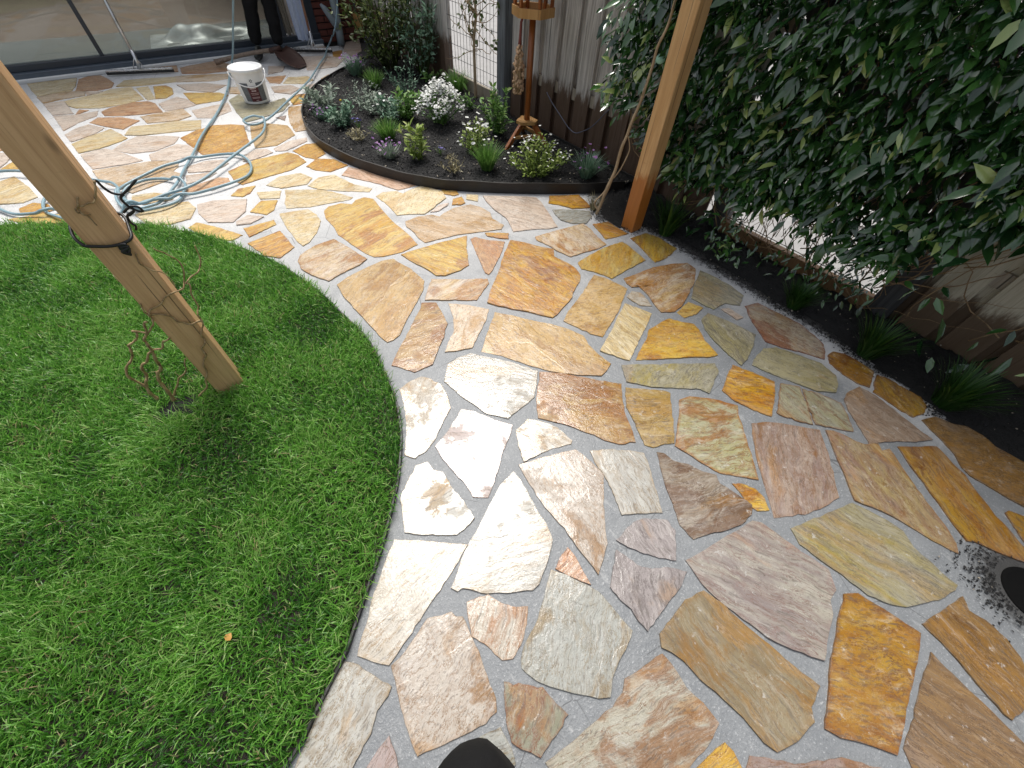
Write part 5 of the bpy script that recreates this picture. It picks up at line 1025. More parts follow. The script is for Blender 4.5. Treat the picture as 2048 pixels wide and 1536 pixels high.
dp = thing('drain_pipe', 'grey rain pipe with slanted branch in front of the brick wall', 'pipe', (2.20, 6.26, 0))
b = MB(); b.tube([(-0.01, 0, 0.0), (0.0, 0, 0.12), (0.02, 0, 0.5), (0.05, 0, 2.4)], 0.043, 20); b.build('pipe', M_ZINC, dp)
b = MB(); b.tube([(0.0, -0.01, 0.155), (-0.05, -0.015, 0.235), (-0.115, -0.02, 0.335), (-0.150, -0.02, 0.375)], [0.042, 0.040, 0.030, 0.012], 16); b.build('branch', M_ZINC, dp)
tp = thing('wall_tap', 'small red tap knob on the brick wall', 'tap', (2.045, 6.36, 0.42))
b = MB(); b.lathe([(0.001, -0.02), (0.022, -0.018), (0.026, 0.0), (0.018, 0.014), (0.001, 0.018)], 12); b.build('knob', M_RED, tp)
b = MB(); b.tube([(0, 0.0, 0), (0, 0.04, 0)], 0.008, 8); b.build('spindle', M_STEEL, tp)

# ------------------------------------------------------------------ fence along the right side
def fence(v0, v1, label, name='board_fence', mat=M_BOARD, pitch=0.193, w=0.142, h=1.85):
    t = thing(name, label, 'fence', (2.54, (v0 + v1) / 2, 0), group='board fence sections'); c = (v0 + v1) / 2; y = v0; i = 0
    fm = MB(); fm.box((0, 0, h / 2 - 0.05), (0.019, w, h + 0.1), bev=0.002); me = fm.mesh('board')
    n = max(1, round((v1 - v0) / pitch)); pitch = (v1 - v0) / n
    for i in range(n):
        yy = v0 + pitch * (i + 0.5)
        o = link('board', me, mat, t, (RND.uniform(-.003, .003), yy - c, 0.02 + RND.uniform(-.01, .01))); o.rotation_euler = (RND.uniform(-.006, .006), 0, RND.uniform(-.03, .03))
        o = link('board', me, mat, t, (0.040, yy - c + pitch / 2, 0.02))
    for z in (0.36, 0.98, 1.6):
        b = MB(); b.box((0.020, 0, z), (0.0195, v1 - v0, 0.07)); b.build('rail', M_RAIL, t)
    return t
def fpost(y, label, mat, w=0.09, h=1.9, x=2.54):
    b = MB(); b.box((0, 0, h / 2), (w, w, h), bev=0.004); return tag(b.build('fence_post', mat, None, (x, y, 0)), label, 'post', 'old fence posts along the right side')
fence(4.42, 6.30, 'weathered board fence behind the shrub next to the house')
fpost(4.345, 'grey fence post left of the wire mesh opening', M_BOARD)
fpost(3.375, 'flaking grey blue fence post right of the wire mesh opening', M_OLDPOST, 0.10)
fence(1.16, 3.30, 'grey weathered board fence with brown soaked foot behind the bird feeder')
fpost(1.085, 'dark soaked fence post at the left end of the leafy screen', M_DARKPOST, 0.10)
fpost(0.085, 'dark flaking fence post at the right end of the leafy screen', M_DARKPOST, 0.11)
fence(-2.1, 0.02, 'pale board fence in the dark corner right of the leafy screen', mat=M_BOARD_PALE)
pm = MB(); pm.box((0, 0, 0), (0.045, 0.90, 0.095), bev=0.003)
tag(pm.build('ground_plank', M_PLANK, None, (2.50, 0.585, 0.045)), 'wet brown plank on edge under the leafy screen', 'plank')
pm = MB(); pm.box((0, 0, 0), (0.03, 0.86, 0.115), bev=0.003)
tag(pm.build('ground_plank', M_RAIL, None, (2.53, 3.86, 0.085)), 'grey brown plank under the wire mesh opening', 'plank')
wm = thing('wire_mesh_panel', 'wire mesh panel in the fence opening behind the flower bed', 'mesh panel', (2.54, 3.86, 0), group='wire mesh panels in the fence')
wv = MB(); wv.tube([(0, 0, 0.12), (0, 0, 1.8)], 0.0022, 5); wvm = wv.mesh('wire'); wh = MB(); wh.tube([(0, -0.435, 0), (0, 0.435, 0)], 0.0022, 5); whm = wh.mesh('wire')
for i in range(17): link('wire', wvm, M_WIRE, wm, (0, -0.42 + i * 0.0525, 0))
for i in range(17): link('wire', whm, M_WIRE, wm, (0.004, 0, 0.15 + i * 0.1))
hm = thing('wire_mesh_panel', 'wire mesh panel carrying the glossy evergreen screen', 'mesh panel', (2.52, 0.585, 0), group='wire mesh panels in the fence')
wv = MB(); wv.tube([(0, 0, 0.06), (0, 0, 1.85)], 0.0025, 5); wvm2 = wv.mesh('wire'); wh = MB(); wh.tube([(0, -0.45, 0), (0, 0.45, 0)], 0.0025, 5); whm2 = wh.mesh('wire')
for i in range(10): link('wire', wvm2, M_WIRE, hm, (0, -0.45 + i * 0.1, 0))
for i in range(12): link('wire', whm2, M_WIRE, hm, (0.005, 0, 0.10 + i * 0.15))
bp = thing('backing_panel', 'dark boards hidden behind the glossy evergreen screen', 'panel', (2.60, 0.585, 0))
bpm = MB(); bpm.box((0, 0, 1.15), (0.02, 0.118, 1.50)); bpme = bpm.mesh('board')
for i in range(8): link('board', bpme, M_DARKPOST, bp, (0, -0.43 + i * 0.1229, 0.0))
cd = MB(); cd.tube(spline(FENCE_CORD, 5), 0.0035, 6); tag(cd.build('hanging_cord', M_CORD), 'thin grey cord drooping across the fence boards', 'cord')
b = MB(); b.box((8.0, 2.0, 1.1), (0.2, 24, 2.3)); tag(b.build('neighbour_wall', M_WALLWHITE), 'white rendered wall beyond the fence', 'wall')

# ------------------------------------------------------------------ bird feeder and peanut net
bf = thing('bird_feeder', 'brown wooden bird feeder on tripod stand in the flower bed', 'bird feeder', (2.25, 2.70, 0.045))
b = MB(); b.tube([(0, 0, 0.13), (0, 0, 0.76)], 0.0225, 8); b.build('pole', M_FEEDER, bf)
b = MB(); tri = [(0.085 * math.cos(a), 0.085 * math.sin(a)) for a in [math.radians(x) for x in (160, 200, 280, 320, 40, 80)]]
b.add([(x, y, 0.135) for x, y in tri] + [(x, y, 0.155) for x, y in tri], [tuple(range(5, -1, -1)), tuple(range(6, 12))] + [(i, (i + 1) % 6, (i + 1) % 6 + 6, i + 6) for i in range(6)]); b.build('platform', M_TRAY, bf)
feet = []
for a, rr in ((190, 0.235), (300, 0.18), (60, 0.20)):
    a = math.radians(a); p1 = Vector((rr * math.cos(a), rr * math.sin(a), -0.01)); p0 = Vector((0.05 * math.cos(a), 0.05 * math.sin(a), 0.14)); feet.append((p0, p1))
    b = MB(); d = (p0 - p1); L = d.length; M3 = d.to_track_quat('Z', 'Y').to_matrix(); b.box((p0 + p1) / 2, (0.026, 0.034, L), M3, bev=0.003); b.build('leg', M_FEEDER, bf)
for i in range(3):
    q0 = feet[i][0].lerp(feet[i][1], 0.52); q1 = feet[(i + 1) % 3][0].lerp(feet[(i + 1) % 3][1], 0.52); d = q1 - q0
    b = MB(); b.box((q0 + q1) / 2, (0.024, 0.022, d.length), d.to_track_quat('Z', 'Y').to_matrix(), bev=0.003); b.build('stretcher', M_TRAY, bf)
hexp = [(math.cos(math.radians(60 * k + 10)), math.sin(math.radians(60 * k + 10))) for k in range(6)]
b = MB(); b.add([(x * .125, y * .125, 0.752) for x, y in hexp] + [(x * .125, y * .125, 0.764) for x, y in hexp], [tuple(range(5, -1, -1)), tuple(range(6, 12))] + [(i, (i + 1) % 6, (i + 1) % 6 + 6, i + 6) for i in range(6)]); b.build('tray_floor', M_FEEDER, bf)
for k in range(6):
    p, q = Vector((hexp[k][0] * .135, hexp[k][1] * .135, 0.775)), Vector((hexp[(k + 1) % 6][0] * .135, hexp[(k + 1) % 6][1] * .135, 0.775)); d = q - p
    M3 = Matrix.Rotation(math.atan2(d.y, d.x), 3, 'Z'); b = MB(); b.box((p + q) / 2, (d.length + 0.006, 0.014, 0.048), M3); b.build('tray_rim', M_TRAY, bf)
    b = MB(); b.box((p * 0.9).xy.to_3d() + Vector((0, 0, 0.90)), (0.018, 0.018, 0.27)); b.build('upright', M_FEEDER, bf)
b = MB(); b.add([(x * .19, y * .19, 1.035) for x, y in hexp] + [(0, 0, 1.16)], [tuple(range(5, -1, -1))] + [(i, (i + 1) % 6, 6) for i in range(6)]); b.build('roof', M_FEEDER, bf)

pn = thing('peanut_net', 'hanging net full of peanuts beside the bird feeder pole', 'peanut net', (2.19, 2.75, 0.36))
nm = MB(); nm.lathe([(0.001, -0.013), (0.006, -0.011), (0.0078, -0.006), (0.0062, 0.0), (0.0076, 0.006), (0.006, 0.011), (0.001, 0.013)], 8); nme = nm.mesh('peanut')
def netr(z): return 0.036 * (1 - 0.55 * max(0, (z - 0.13) / 0.15)) * min(1, 0.55 + z / 0.05)
for i in range(150):
    z = RND.random() ** 1.2 * 0.27; a = RND.uniform(0, 2 * PI); r = netr(z) * RND.uniform(0.75, 1.0)
    o = link('peanut', nme, M_NUT, pn, (r * math.cos(a), r * math.sin(a), z + 0.008)); o.rotation_euler = (RND.uniform(-.8, .8), RND.uniform(-.8, .8), RND.uniform(0, 6)); s = RND.uniform(.9, 1.25); o.scale = (s, s, s)
b = MB(); b.lathe([(0.001, 0.0), (0.024, 0.004), (0.033, 0.06), (0.031, 0.13), (0.016, 0.26), (0.006, 0.29)], 10); b.build('core', M_BARK, pn)
b = MB(); b.tube([(0, 0, 0.27), (0.002, 0, 0.32), (0.004, 0, 0.40), (0.03, -0.02, 0.47)], [0.014, 0.010, 0.008, 0.006], 8); b.build('net_neck', M_NET, pn)

# ------------------------------------------------------------------ glossy climbing screen (jasmine) on the right
LEAF_V = [(0, 0, 0), (-0.5, 0.28, 0.05), (0, 0.28, 0.0), (0.5, 0.28, 0.05), (-0.46, 0.62, 0.03), (0, 0.64, -0.02), (0.46, 0.62, 0.03), (0, 1.0, -0.10)]
LEAF_F = [(0, 2, 1), (0, 3, 2), (1, 2, 5, 4), (2, 3, 6, 5), (4, 5, 7), (5, 6, 7)]
def screen_ok(v, z):
    r = np.zeros(len(v))
    r = np.where((v >= 1.22) & (z > 0.26 + (v - 1.22) * 0.42), 1.0, r)
    r = np.where((v >= 1.80), r * np.clip((2.05 - v) / 0.25, 0, 1), r)
    r = np.where((v < 1.22) & (v > 0.12), np.where(z > 0.34, 1.0, np.where(z > 0.08, 0.30, 0.01)), r)
    r = np.where((v < 1.22) & (v > 0.95), np.where(z > 0.28, 1.0, 0.10), r)
    r = np.where(v <= 0.12, np.where(z > 0.46 + (0.12 - v) * 0.75, 1.0, 0.012), r)
    return r
def jasmine():
    t = thing('evergreen_screen', 'dense glossy dark evergreen climber covering the right fence', 'climber', (2.42, 0.6, 0))
    n = 22000
    v = NP.uniform(-1.5, 2.05, n * 2); z = NP.uniform(0.06, 1.95, n * 2)
    cl = np.array([mnoise.noise((a * 5.0, c * 5.0, 2.0)) + 0.6 * mnoise.noise((a * 13.0, c * 13.0, 7.0)) for a, c in zip(v, z)]); keep = NP.random(n * 2) < screen_ok(v, z) * np.clip(0.75 + 1.1 * cl, 0.08, 1); v, z = v[keep][:n], z[keep][:n]; n = len(v)
    bulge = np.array([mnoise.noise((a * 3.2, c * 3.2, 6.0)) for a, c in zip(v, z)])
    cl2 = np.array([mnoise.noise((a * 4.0, c * 6.0, 12.0)) for a, c in zip(v, z)])
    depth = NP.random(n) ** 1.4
    u = 2.20 - 0.10 * bulge - 0.08 * np.clip(z - 0.5, 0, 1) + 0.30 * depth
    pos = np.c_[u, v, z]
    a = NP.normal(0, 0.9, n)
    d = np.c_[-0.35 - 0.55 * NP.random(n), np.sin(a) * 0.8, -0.55 + 0.75 * NP.normal(0, 0.55, n)]
    nr = np.c_[-0.65 + NP.normal(0, 0.5, n), NP.normal(0, 0.45, n), 0.85 + NP.normal(0, 0.4, n)]
    L = np.clip(NP.normal(0.064, 0.019, n), 0.028, 0.110); L = np.where((z < 0.36) & (v > 0.1) & (v < 1.0), L * 0.55, L); L = L * 1.06; W = L * NP.uniform(0.25, 0.40, n)
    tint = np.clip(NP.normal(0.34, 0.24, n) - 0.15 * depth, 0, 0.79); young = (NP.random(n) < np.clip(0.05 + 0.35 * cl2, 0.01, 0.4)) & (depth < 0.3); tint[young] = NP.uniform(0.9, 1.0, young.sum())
    # whole shoots of young growth
    F = frames(d, nr, L, W)
    C0 = np.array([0, 0, 1.35]); dist = np.linalg.norm(pos - C0, axis=1); score = L / dist * np.where(depth < 0.35, 1, 0.3)
    R = np.array(cam.matrix_world)[:3, :3]; q = (pos - C0) @ R; px = q[:, 0] / -q[:, 2] * 400 + 512; py = 384 - q[:, 1] / -q[:, 2] * 400
    vis = (q[:, 2] < 0) & (px > 0) & (px < 1024) & (py > 0) & (py < 768)
    order = np.argsort(-score * vis); big = order[:300]; rest = order[300:]
    meshes = []
    for tn in (0.08, 0.3, 0.55, 0.95):
        me = bpy.data.meshes.new('leaf'); me.from_pydata(LEAF_V, [], LEAF_F); me.polygons.foreach_set('use_smooth', [True] * 6)
        at = me.attributes.new('tint', 'FLOAT', 'POINT'); at.data.foreach_set('value', [tn] * 8); me.update(); meshes.append((tn, me))
    base = np.array([2.42, 0.6, 0])
    for i in big:
        me = min(meshes, key=lambda m: abs(m[0] - tint[i]))[1]
        o = link('leaf', me, M_JASMINE, t); M = Matrix.Identity(4)
        for r in range(3):
            for c in range(3): M[r][c] = F[i][r][c]
            M[r][3] = (pos[i] - base)[r]
        o.matrix_local = M
    o = link('foliage', scatter('foliage', LEAF_V, LEAF_F, pos[rest] - base, F[rest], M_JASMINE, tint[rest]), None, t); o['kind'] = 'stuff'
    b = MB()
    for i in range(300):
        y0 = RND.uniform(-1.2, 1.9) if i < 80 else RND.uniform(0.1, 1.05); z0 = RND.uniform(0.0, 0.4) if RND.random() < 0.6 else RND.uniform(0.4, 1.6); p = Vector((2.46 - 2.42, y0 - 0.6, max(0.02, z0))); P = [p]
        dd = Vector((0, RND.uniform(-1, 1), RND.uniform(0.1, 1))).normalized()
        for k in range(7):
            dd = (dd + Vector((RND.uniform(-.3, .3), RND.uniform(-.5, .5), RND.uniform(-.25, .5)))).normalized(); q = P[-1] + dd * 0.075; q.x = min(0.07, max(-0.14, q.x)); P.append(q)
        b.tube(P, [(0.0032 if i < 120 else 0.0020) - 0.0002 * k for k in range(8)], 5)
    b.build('twigs', M_BARK, t)
jasmine()
b = MB(); b.lathe([(0.001, -0.004), (0.020, -0.003), (0.020, 0.003), (0.001, 0.004)], 20)
o = tag(b.build('plant_tag', M_MINT, None, (2.19, 1.585, 0.80)), 'pale green round plant tag among the climber leaves', 'plant tag'); o.rotation_euler = (0.3, -1.2, 0); o.scale = (1, 1.25, 1)

# ------------------------------------------------------------------ plants
BLADE_V = [(-1, 0, 0), (1, 0, 0), (-0.85, 0.45, 0.03), (0.85, 0.45, 0.03), (-0.5, 0.8, -0.03), (0.5, 0.8, -0.03), (0, 1.0, -0.12)]
BLADE_F = [(0, 1, 3, 2), (2, 3, 5, 4), (4, 5, 6)]
PETAL_V = [(math.cos(k * PI / 3), math.sin(k * PI / 3), 0.25 if k % 2 else 0.05) for k in range(6)] + [(0, 0, 0)]
PETAL_F = [(k, (k + 1) % 6, 6) for k in range(6)]
def plant(name, label, x, y, h, w, kind, mat, z=0.05, flower=None, nf=0, n=None, seed=1, cat='plant', fsize=0.010):
    rg = np.random.default_rng(seed); w *= 1.18; h *= 1.12; t = thing(name, label, cat, (x, y, z), group='plants in the flower bed' if z > 0.02 else 'plants in the soil strip'); R = w / 2
    stems = MB(); smat = mat
    if kind == 'tuft':
        n = n or 260; a = rg.uniform(0, 2 * PI, n); r0 = R * 0.35 * np.sqrt(rg.random(n)); lean = rg.uniform(0.05, 1.0, n) ** 1.2
        pos = np.c_[np.cos(a) * r0, np.sin(a) * r0, np.zeros(n)]; d = np.c_[np.cos(a) * lean * R / h * 1.3, np.sin(a) * lean * R / h * 1.3, np.ones(n)]
        L = h * rg.uniform(0.6, 1.05, n) * np.sqrt(1 + lean ** 2 * 0.2); W = rg.uniform(0.0012, 0.0026, n) * (1 + h * 2)
        me = scatter('blades', BLADE_V, BLADE_F, pos, frames(d, np.c_[-np.cos(a), -np.sin(a), np.full(n, .8)], L, W), mat, np.clip(rg.normal(0.5, 0.25, n), 0, 1))
        link('blades', me, None, t)['kind'] = 'stuff'
        tops = pos + d / np.linalg.norm(d, axis=1, keepdims=True) * L[:, None]
    else:
        ns = {'leafy': 14, 'mound': 40, 'wiry': 16, 'rosette': 9, 'shrub': 34}[kind]; n = n or {'leafy': 260, 'mound': 520, 'wiry': 170, 'rosette': 150, 'shrub': 1200}[kind]
        per = max(3, n // ns); pos = []; dirs = []; tops = []; ls = []
        for i in range(ns):
            a = rg.uniform(0, 2 * PI); sp = rg.random() ** 0.6
            if kind == 'mound': top = np.array([math.cos(a) * R * sp, math.sin(a) * R * sp, h * (1 - 0.65 * sp * sp) * rg.uniform(.85, 1.05)])
            elif kind == 'shrub': top = np.array([math.cos(a) * R * sp, math.sin(a) * R * sp, h * rg.uniform(0.45, 1.0)])
            else: top = np.array([math.cos(a) * R * sp, math.sin(a) * R * sp, h * rg.uniform(0.55, 1.0) * (1 - 0.3 * sp)])
            b0 = np.array([math.cos(a) * R * 0.12, math.sin(a) * R * 0.12, 0.0]); mid = (b0 + top) / 2 + np.array([math.cos(a), math.sin(a), 0.3]) * R * 0.12 * rg.uniform(-0.5, 1.2)
            P = spline([b0, mid, top], 4); tops.append(top)
            stems.tube(P, [(0.0016 + 0.004 * h) * (1 - 0.6 * j / len(P)) for j in range(len(P))], 5, cap=False)
            for j in range(per):
                s = (0.15 + 0.85 * rg.random()) if kind != 'shrub' else 0.25 + 0.75 * rg.random() ** 0.7
                q = P[min(len(P) - 1, int(s * (len(P) - 1)))]; q = np.array(q) + rg.normal(0, R * (0.05 if kind != 'shrub' else 0.13), 3); q[2] = max(0.005, q[2]); pos.append(q)
                aa = rg.uniform(0, 2 * PI); up = rg.uniform(-0.1, 1.3); dirs.append((math.cos(aa) + 0.5 * math.cos(a), math.sin(aa) + 0.5 * math.sin(a), up))
        pos = np.array(pos); dirs = np.array(dirs); k = len(pos); tops = np.array(tops)
        l0, asp = {'leafy': (0.050, 0.17), 'mound': (0.028, 0.2), 'wiry': (0.030, 0.14), 'rosette': (0.060, 0.15), 'shrub': (0.055, 0.2)}[kind]
        L = l0 * rg.uniform(0.6, 1.25, k); nr = np.c_[rg.normal(0, .4, k), rg.normal(0, .4, k), np.ones(k)]
        me = scatter('leaves', LEAF_V, LEAF_F, pos, frames(dirs, nr, L, L * asp * 2), mat, np.clip(rg.normal(0.5, 0.3, k) + 0.3 * (pos[:, 2] / h - 0.5), 0, 1))
        link('leaves', me, None, t)['kind'] = 'stuff'
        stems.build('stems', MATS.get('olive shrub leaf') if kind == 'shrub' else mat, t)
    if flower is not None:
        idx = rg.integers(0, len(tops), nf); fp = tops[idx] + rg.normal(0, R * 0.10, (nf, 3)) + np.array([0, 0, 0.006]); aa = rg.uniform(0, 6.28, nf)
        fd = np.c_[np.cos(aa), np.sin(aa), rg.normal(0, .3, nf)]; s = fsize * rg.uniform(0.6, 1.25, nf)
        me = scatter('flowers', PETAL_V, PETAL_F, fp, frames(fd, np.c_[rg.normal(0, .35, nf), rg.normal(0, .35, nf), np.ones(nf)], s, s), flower, np.clip(rg.normal(0.6, 0.25, nf), 0, 1))
        link('flowers', me, None, t)['kind'] = 'stuff'
    return t
sv = plant('silver_plant', 'silver leaved bushy plant at the left tip of the flower bed', 1.20, 4.12, 0.20, 0.32, 'leafy', M_SILVER, n=420, seed=1)
b = MB(); b.lathe([(0.001, 0), (0.010, 0.004), (0.012, 0.010), (0.001, 0.016)], 8); b.build('bud', M_YELLOWF, sv, (0.09, -0.10, 0.07))
plant('aubrieta', 'tiny green cushion with magenta flowers at the left bed rim', 1.085, 3.93, 0.08, 0.15, 'tuft', M_BLUEGREEN, flower=M_PURPLEF, nf=26, seed=2, n=180)
plant('grey_leaf_plant', 'grey green leafy plant beside the magenta cushion', 1.17, 3.69, 0.17, 0.27, 'leafy', M_BLUEGREEN, n=300, seed=3)
plant('lavender', 'mauve topped lavender clump at the back left of the bed', 1.79, 4.89, 0.15, 0.24, 'tuft', M_BLUEGREEN, flower=M_PURPLEF, nf=50, seed=4, n=300)
plant('grassy_herb', 'green wispy herb clump behind the silver plants', 1.79, 4.44, 0.15, 0.21, 'tuft', M_GREEN, seed=5, n=220)
plant('silver_plant', 'trailing silver plant arching between the silver bush and the white flowers', 1.50, 4.02, 0.19, 0.30, 'wiry', M_SILVER, n=330, seed=6)
plant('silver_plant', 'low silver plant with small pale leaves right of the trailing one', 1.50, 3.80, 0.12, 0.26, 'mound', M_SILVER, n=300, seed=26)
plant('variegated_plant', 'pale low variegated plant near the left front rim', 1.15, 3.37, 0.09, 0.19, 'wiry', M_STRAW, n=130, seed=7)
plant('thrift', 'round bright green thrift tuft in the middle of the bed', 1.34, 3.27, 0.14, 0.20, 'tuft', M_GREEN, seed=8, n=420)
plant('aubrieta', 'small grey cushion with pink purple flowers near the front rim', 1.21, 2.98, 0.10, 0.17, 'tuft', M_SILVER, flower=M_PURPLEF, nf=34, seed=9, n=200)
plant('pale_rosette', 'tall pale green stalky plant at the front of the bed', 1.38, 2.84, 0.26, 0.20, 'rosette', M_LIME, seed=10, n=170)
plant('small_white_plant', 'green plant dotted with tiny white flowers left of centre', 1.53, 3.61, 0.19, 0.22, 'leafy', M_BLUEGREEN, flower=M_WHITEF, nf=22, seed=11, n=260)
plant('bright_leaf_plant', 'bright green leafy plant in the centre of the bed', 1.66, 3.57, 0.22, 0.28, 'leafy', M_GREEN, seed=12, n=380)
plant('wiry_plant', 'tangle of wiry grey green stems behind the white flowers', 1.95, 4.10, 0.30, 0.36, 'wiry', M_BLUEGREEN, seed=13, n=240)
plant('candytuft', 'large clump of bright white flowers in the bed', 1.87, 3.36, 0.25, 0.33, 'mound', M_GREEN, flower=M_WHITEF, nf=700, seed=14, fsize=0.011)
plant('grassy_clump', 'green grassy clump in front of the wire mesh', 2.42, 3.98, 0.17, 0.26, 'tuft', M_GREEN, seed=15, n=260)
plant('broad_leaf_plant', 'small broad leaved plant at the back by the shrub', 2.33, 4.35, 0.11, 0.20, 'rosette', M_GREEN, seed=16, n=50)
plant('broad_leaf_plant', 'broad leaved plant right behind the white flower clump', 2.22, 3.50, 0.15, 0.16, 'rosette', M_GREEN, seed=17, n=60)
plant('leafy_plant', 'tall fresh green leafy plant left of the bird feeder', 2.13, 2.93, 0.36, 0.27, 'leafy', M_GREEN, seed=18, n=420)
plant('lime_candytuft', 'lime green plant with a few white flowers left of the feeder foot', 1.81, 2.74, 0.20, 0.24, 'mound', M_LIME, flower=M_WHITEF, nf=40, seed=19, fsize=0.013)
plant('thrift', 'bright green thrift tuft at the front rim before the feeder', 1.70, 2.45, 0.16, 0.19, 'tuft', M_GREEN, seed=20, n=420)
plant('white_mound', 'wide lime mound sprinkled with white flowers under the feeder', 1.95, 2.19, 0.23, 0.38, 'mound', M_LIME, flower=M_WHITEF, nf=90, seed=21, n=900, fsize=0.008)
plant('lavender', 'grey lavender tuft at the right end of the bed', 2.23, 1.98, 0.15, 0.22, 'tuft', M_BLUEGREEN, flower=M_PURPLEF, nf=24, seed=22, n=320)
plant('dry_plant', 'pale dry straw coloured plant at the front rim', 1.47, 2.54, 0.13, 0.19, 'wiry', M_STRAW, seed=23, n=120)
plant('grape_hyacinth', 'tiny blue flower below the grey leafy plant', 1.25, 3.60, 0.06, 0.06, 'tuft', M_GREEN, flower=M_BLUEF, nf=12, seed=24, n=14)
plant('grape_hyacinth', 'tiny blue flower right of the pale stalky plant', 1.54, 2.83, 0.05, 0.06, 'tuft', M_GREEN, flower=M_BLUEF, nf=12, seed=25, n=14)
plant('salvia', 'thin violet flower spike at the far edge of the bed', 2.19, 5.37, 0.16, 0.07, 'tuft', M_GREEN, flower=M_BLUEF, nf=20, seed=27, n=16)
plant('fence_shrub', 'large olive green shrub against the fence near the house', 2.20, 4.95, 0.80, 0.80, 'shrub', M_OLIVE, seed=28, n=1500, cat='shrub')
plant('fence_shrub', 'smaller blue green shrub left of the wire mesh', 2.36, 4.52, 0.62, 0.42, 'shrub', M_BLUEGREEN, seed=29, n=520, cat='shrub')
plant('small_seedling', 'little glossy seedling at the edge of the soil strip', 2.28, 0.84, 0.09, 0.16, 'rosette', M_GREEN, z=0.0, seed=30, n=24)
for i, (x, y, h, w, lab) in enumerate([(2.20, 1.22, 0.20, 0.20, 'dark green sedge tuft beside the soaked post'), (2.21, 0.37, 0.14, 0.16, 'dark green sedge tuft by the middle of the plank'), (2.17, -0.02, 0.18, 0.19, 'dark green sedge tuft under the right fence post'), (2.15, -0.36, 0.19, 0.22, 'dark green sedge tuft in the far right dark corner'), (2.02, 1.68, 0.10, 0.12, 'thin straw wisps at the foot of the bare climber')]):
    plant('sedge_tuft', lab, x, y, h, w, 'tuft', M_TUFT if i < 4 else M_STRAW, z=0.0, seed=40 + i, n=260 if i < 4 else 60)

# climber on the wire mesh
cm = thing('mesh_climber', 'thin twiggy climber growing up the wire mesh opening', 'climber', (2.46, 3.72, 0.04))
b = MB(); b.tube(spline([(0, 0, 0), (-0.01, -0.01, 0.25), (0.0, 0.0, 0.45), (0.01, -0.02, 0.62), (0.0, 0.04, 0.9), (0, 0.06, 1.3)], 5), [0.015 - 0.0003 * j for j in range(26)], 8); b.build('trunk', M_BARKPALE, cm)
pp = []; b = MB()
for i in range(34):
    P = [Vector((RND.uniform(-.02, .02), RND.uniform(-.03, .03), RND.uniform(0.35, 1.1)))]; dd = Vector((0, RND.choice((-1, 1)), RND.uniform(-.3, 1))).normalized()
    for k in range(7):
        dd = (dd + Vector((RND.uniform(-.3, .3), RND.uniform(-.5, .5), RND.uniform(-.4, .5)))).normalized(); q = P[-1] + dd * 0.06; q.x = max(-.10, min(.05, q.x)); q.y = max(-.36, min(.5, q.y)); P.append(q); pp.append(q)
    b.tube(P, [0.004 - 0.0004 * k for k in range(8)], 5)
b.build('twigs', M_BARK, cm)
pp = np.array([tuple(RND.choice(pp)) for _ in range(150)]); k = len(pp); dd = NP.normal(0, 1, (k, 3)); L = NP.uniform(0.03, 0.06, k)
link('leaves', scatter('leaves', LEAF_V, LEAF_F, pp, frames(dd, np.c_[-np.ones(k), NP.normal(0, .4, k), np.ones(k)], L, L * .5), M_OLIVE, NP.uniform(0, .8, k)), None, cm)['kind'] = 'stuff'
# fallen leaf on the lawn
lf = bpy.data.meshes.new('fallen_leaf'); lf.from_pydata([tuple(0.020 * c for c in v) for v in LEAF_V], [], LEAF_F); o = tag(link('fallen_leaf', lf, M_AUTUMN, None, (-0.50, 0.537, 0.045)), 'small yellow brown fallen leaf lying on the lawn', 'leaf'); o.rotation_euler = (0.2, 0.2, -1.0)

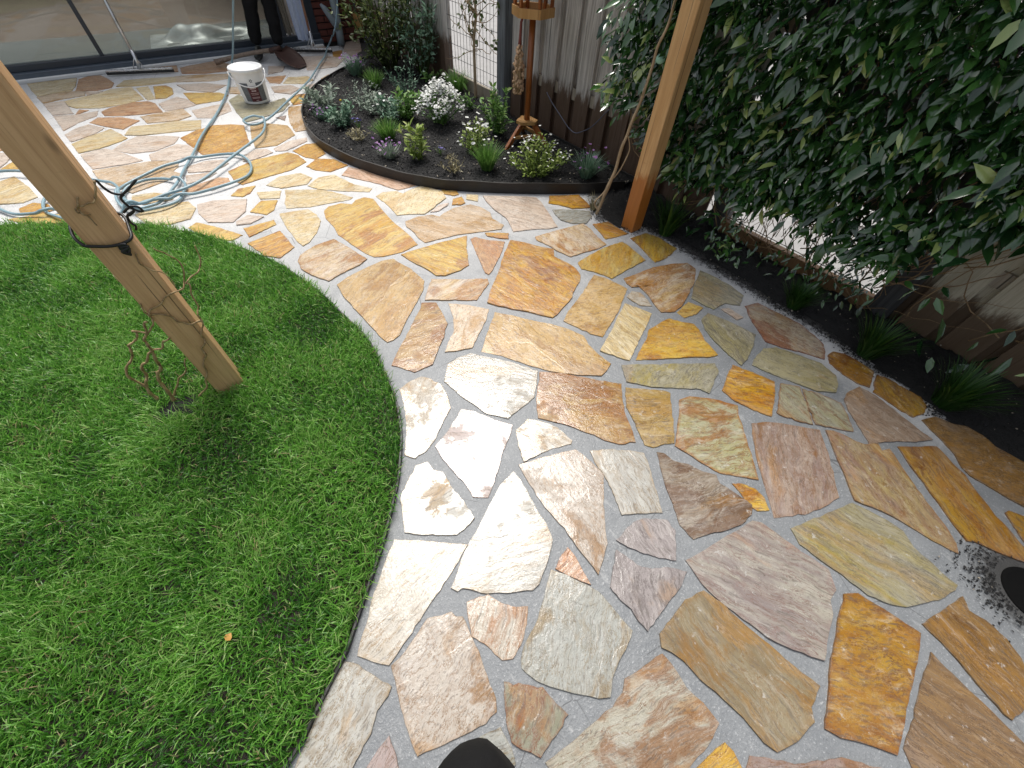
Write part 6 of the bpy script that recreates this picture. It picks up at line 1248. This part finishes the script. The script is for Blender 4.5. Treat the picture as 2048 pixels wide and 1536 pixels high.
# ------------------------------------------------------------------ people
def body(name, joints, edges, radii, mat, parent):
    me = bpy.data.meshes.new(name); me.from_pydata(joints, edges, []); o = link(name, me, mat, parent)
    o.modifiers.new('skin', 'SKIN').use_smooth_shade = True
    sk = me.skin_vertices[0].data if me.skin_vertices else None
    if sk is None:
        bpy.context.view_layer.objects.active = o
    for i, r in enumerate(radii):
        me.skin_vertices[0].data[i].radius = r if isinstance(r, tuple) else (r, r)
    me.skin_vertices[0].data[0].use_root = True
    s = o.modifiers.new('sub', 'SUBSURF'); s.levels = 3; s.render_levels = 3
    tx = bpy.data.textures.new('cloth folds', 'CLOUDS'); tx.noise_scale = 0.09; dm = o.modifiers.new('folds', 'DISPLACE'); dm.texture = tx; dm.strength = 0.030; dm.mid_level = 0.5
    return o
def person(label, base, face, lfoot, rfoot, lknee, rknee, hip, chest, name='person'):
    """one continuous figure: pelvis root, spine, neck, head, arms, legs; positions in metres, world"""
    t = thing(name, label, 'person', (base[0], base[1], 0)); B = Vector((base[0], base[1], 0)); f = Vector((math.cos(face), math.sin(face), 0)); s = Vector((f.y, -f.x, 0))
    hip = Vector(hip); chest = Vector(chest); neck = chest + Vector((0, 0, 0.20)); head = neck + f * 0.03 + Vector((0, 0, 0.11)); crown = head + Vector((0, 0, 0.12))
    J = [hip, hip.lerp(chest, .5), chest, neck, head, crown]; E = [(0, 1), (1, 2), (2, 3), (3, 4), (4, 5)]; R = [(0.15, 0.11), (0.14, 0.105), (0.165, 0.11), 0.06, (0.085, 0.10), 0.06]
    for sg, kn, ft in ((1, rknee, rfoot), (-1, lknee, lfoot)):
        kn, ft = Vector(kn), Vector(ft); hj = hip + s * 0.10 * sg + Vector((0, 0, -0.08)); n = len(J)
        J += [hj, hj.lerp(kn, .5), kn, kn.lerp(ft + Vector((0, 0, .09)), .4), ft + Vector((0, 0, .10))]; R += [0.105, 0.088, 0.076, 0.070, 0.058]; E += [(0, n), (n, n + 1), (n + 1, n + 2), (n + 2, n + 3), (n + 3, n + 4)]
        sh_ = chest + s * 0.19 * sg + Vector((0, 0, .12)); el = chest + s * 0.25 * sg + Vector((0, 0, -.15)) - f * 0.02; wr = el + f * 0.24 + Vector((0, 0, .02)) - s * 0.06 * sg; hd_ = wr + f * 0.09; n = len(J)
        J += [sh_, el, wr, hd_]; R += [0.062, 0.048, 0.034, 0.036]; E += [(2, n), (n, n + 1), (n + 1, n + 2), (n + 2, n + 3)]
    body('body', [tuple(j - B) for j in J], E, R, M_BLACKCLOTH, t)
    hm_ = MB(); hc = head - B + Vector((0, 0, 0.02)); hm_.lathe([(0.001, -0.13), (0.05, -0.12), (0.078, -0.05), (0.086, 0.02), (0.07, 0.09), (0.001, 0.125)], 18, tuple(hc)); hm_.build('head', M_SKIN, t)
    hh = MB(); hh.lathe([(0.090, 0.03), (0.092, 0.06), (0.076, 0.105), (0.001, 0.135)], 18, tuple(hc)); hh.build('hair', M_HAIR, t)
    for ft in (lfoot, rfoot):
        ft = Vector(ft) - B; b = MB(); vs = []; fs = []
        prof = [(-0.09, 0.030, 0.075), (-0.06, 0.038, 0.085), (0.0, 0.036, 0.085), (0.06, 0.044, 0.062), (0.12, 0.046, 0.045), (0.165, 0.034, 0.034), (0.18, 0.012, 0.022)]
        for x, w, h in prof:
            for k in range(10):
                a = 2 * PI * k / 10; vs.append(ft + f * x + s * (w * math.cos(a)) + Vector((0, 0, max(0.008, h / 2 + 0.008 + h / 2 * math.sin(a)))))
        for i in range(len(prof) - 1):
            for k in range(10): l = (k + 1) % 10; fs.append((i * 10 + k, i * 10 + l, i * 10 + 10 + l, i * 10 + 10 + k))
        fs += [tuple(range(9, -1, -1)), tuple(range(60, 70))]; b.add(vs, fs, True); b.build('shoe', M_SHOE, t)
    return t
person('person in black trousers standing by the glass door behind the shovel', (1.30, 6.05), -1.9, (1.20, 6.10, 0.012), (1.40, 5.98, 0.012), (1.29, 6.08, 0.50), (1.46, 6.05, 0.50), (1.42, 6.08, 0.95), (1.44, 6.05, 1.32))
fw = Vector((0.643, 0.766, 0)); rt = Vector((0.766, -0.643, 0))
def rel(f_, r_, z): v = fw * f_ + rt * r_; return (v.x, v.y, z)
person('photographer in black trousers, only a bent knee showing at the bottom edge', rel(-0.35, 0.05, 0)[:2], math.atan2(fw.y, fw.x), rel(-0.27, -0.035, 0.012), rel(-0.45, 0.20, 0.012), rel(-0.098, -0.008, 0.53), rel(-0.33, 0.19, 0.50), rel(-0.50, 0.05, 0.90), rel(-0.52, 0.05, 1.28))
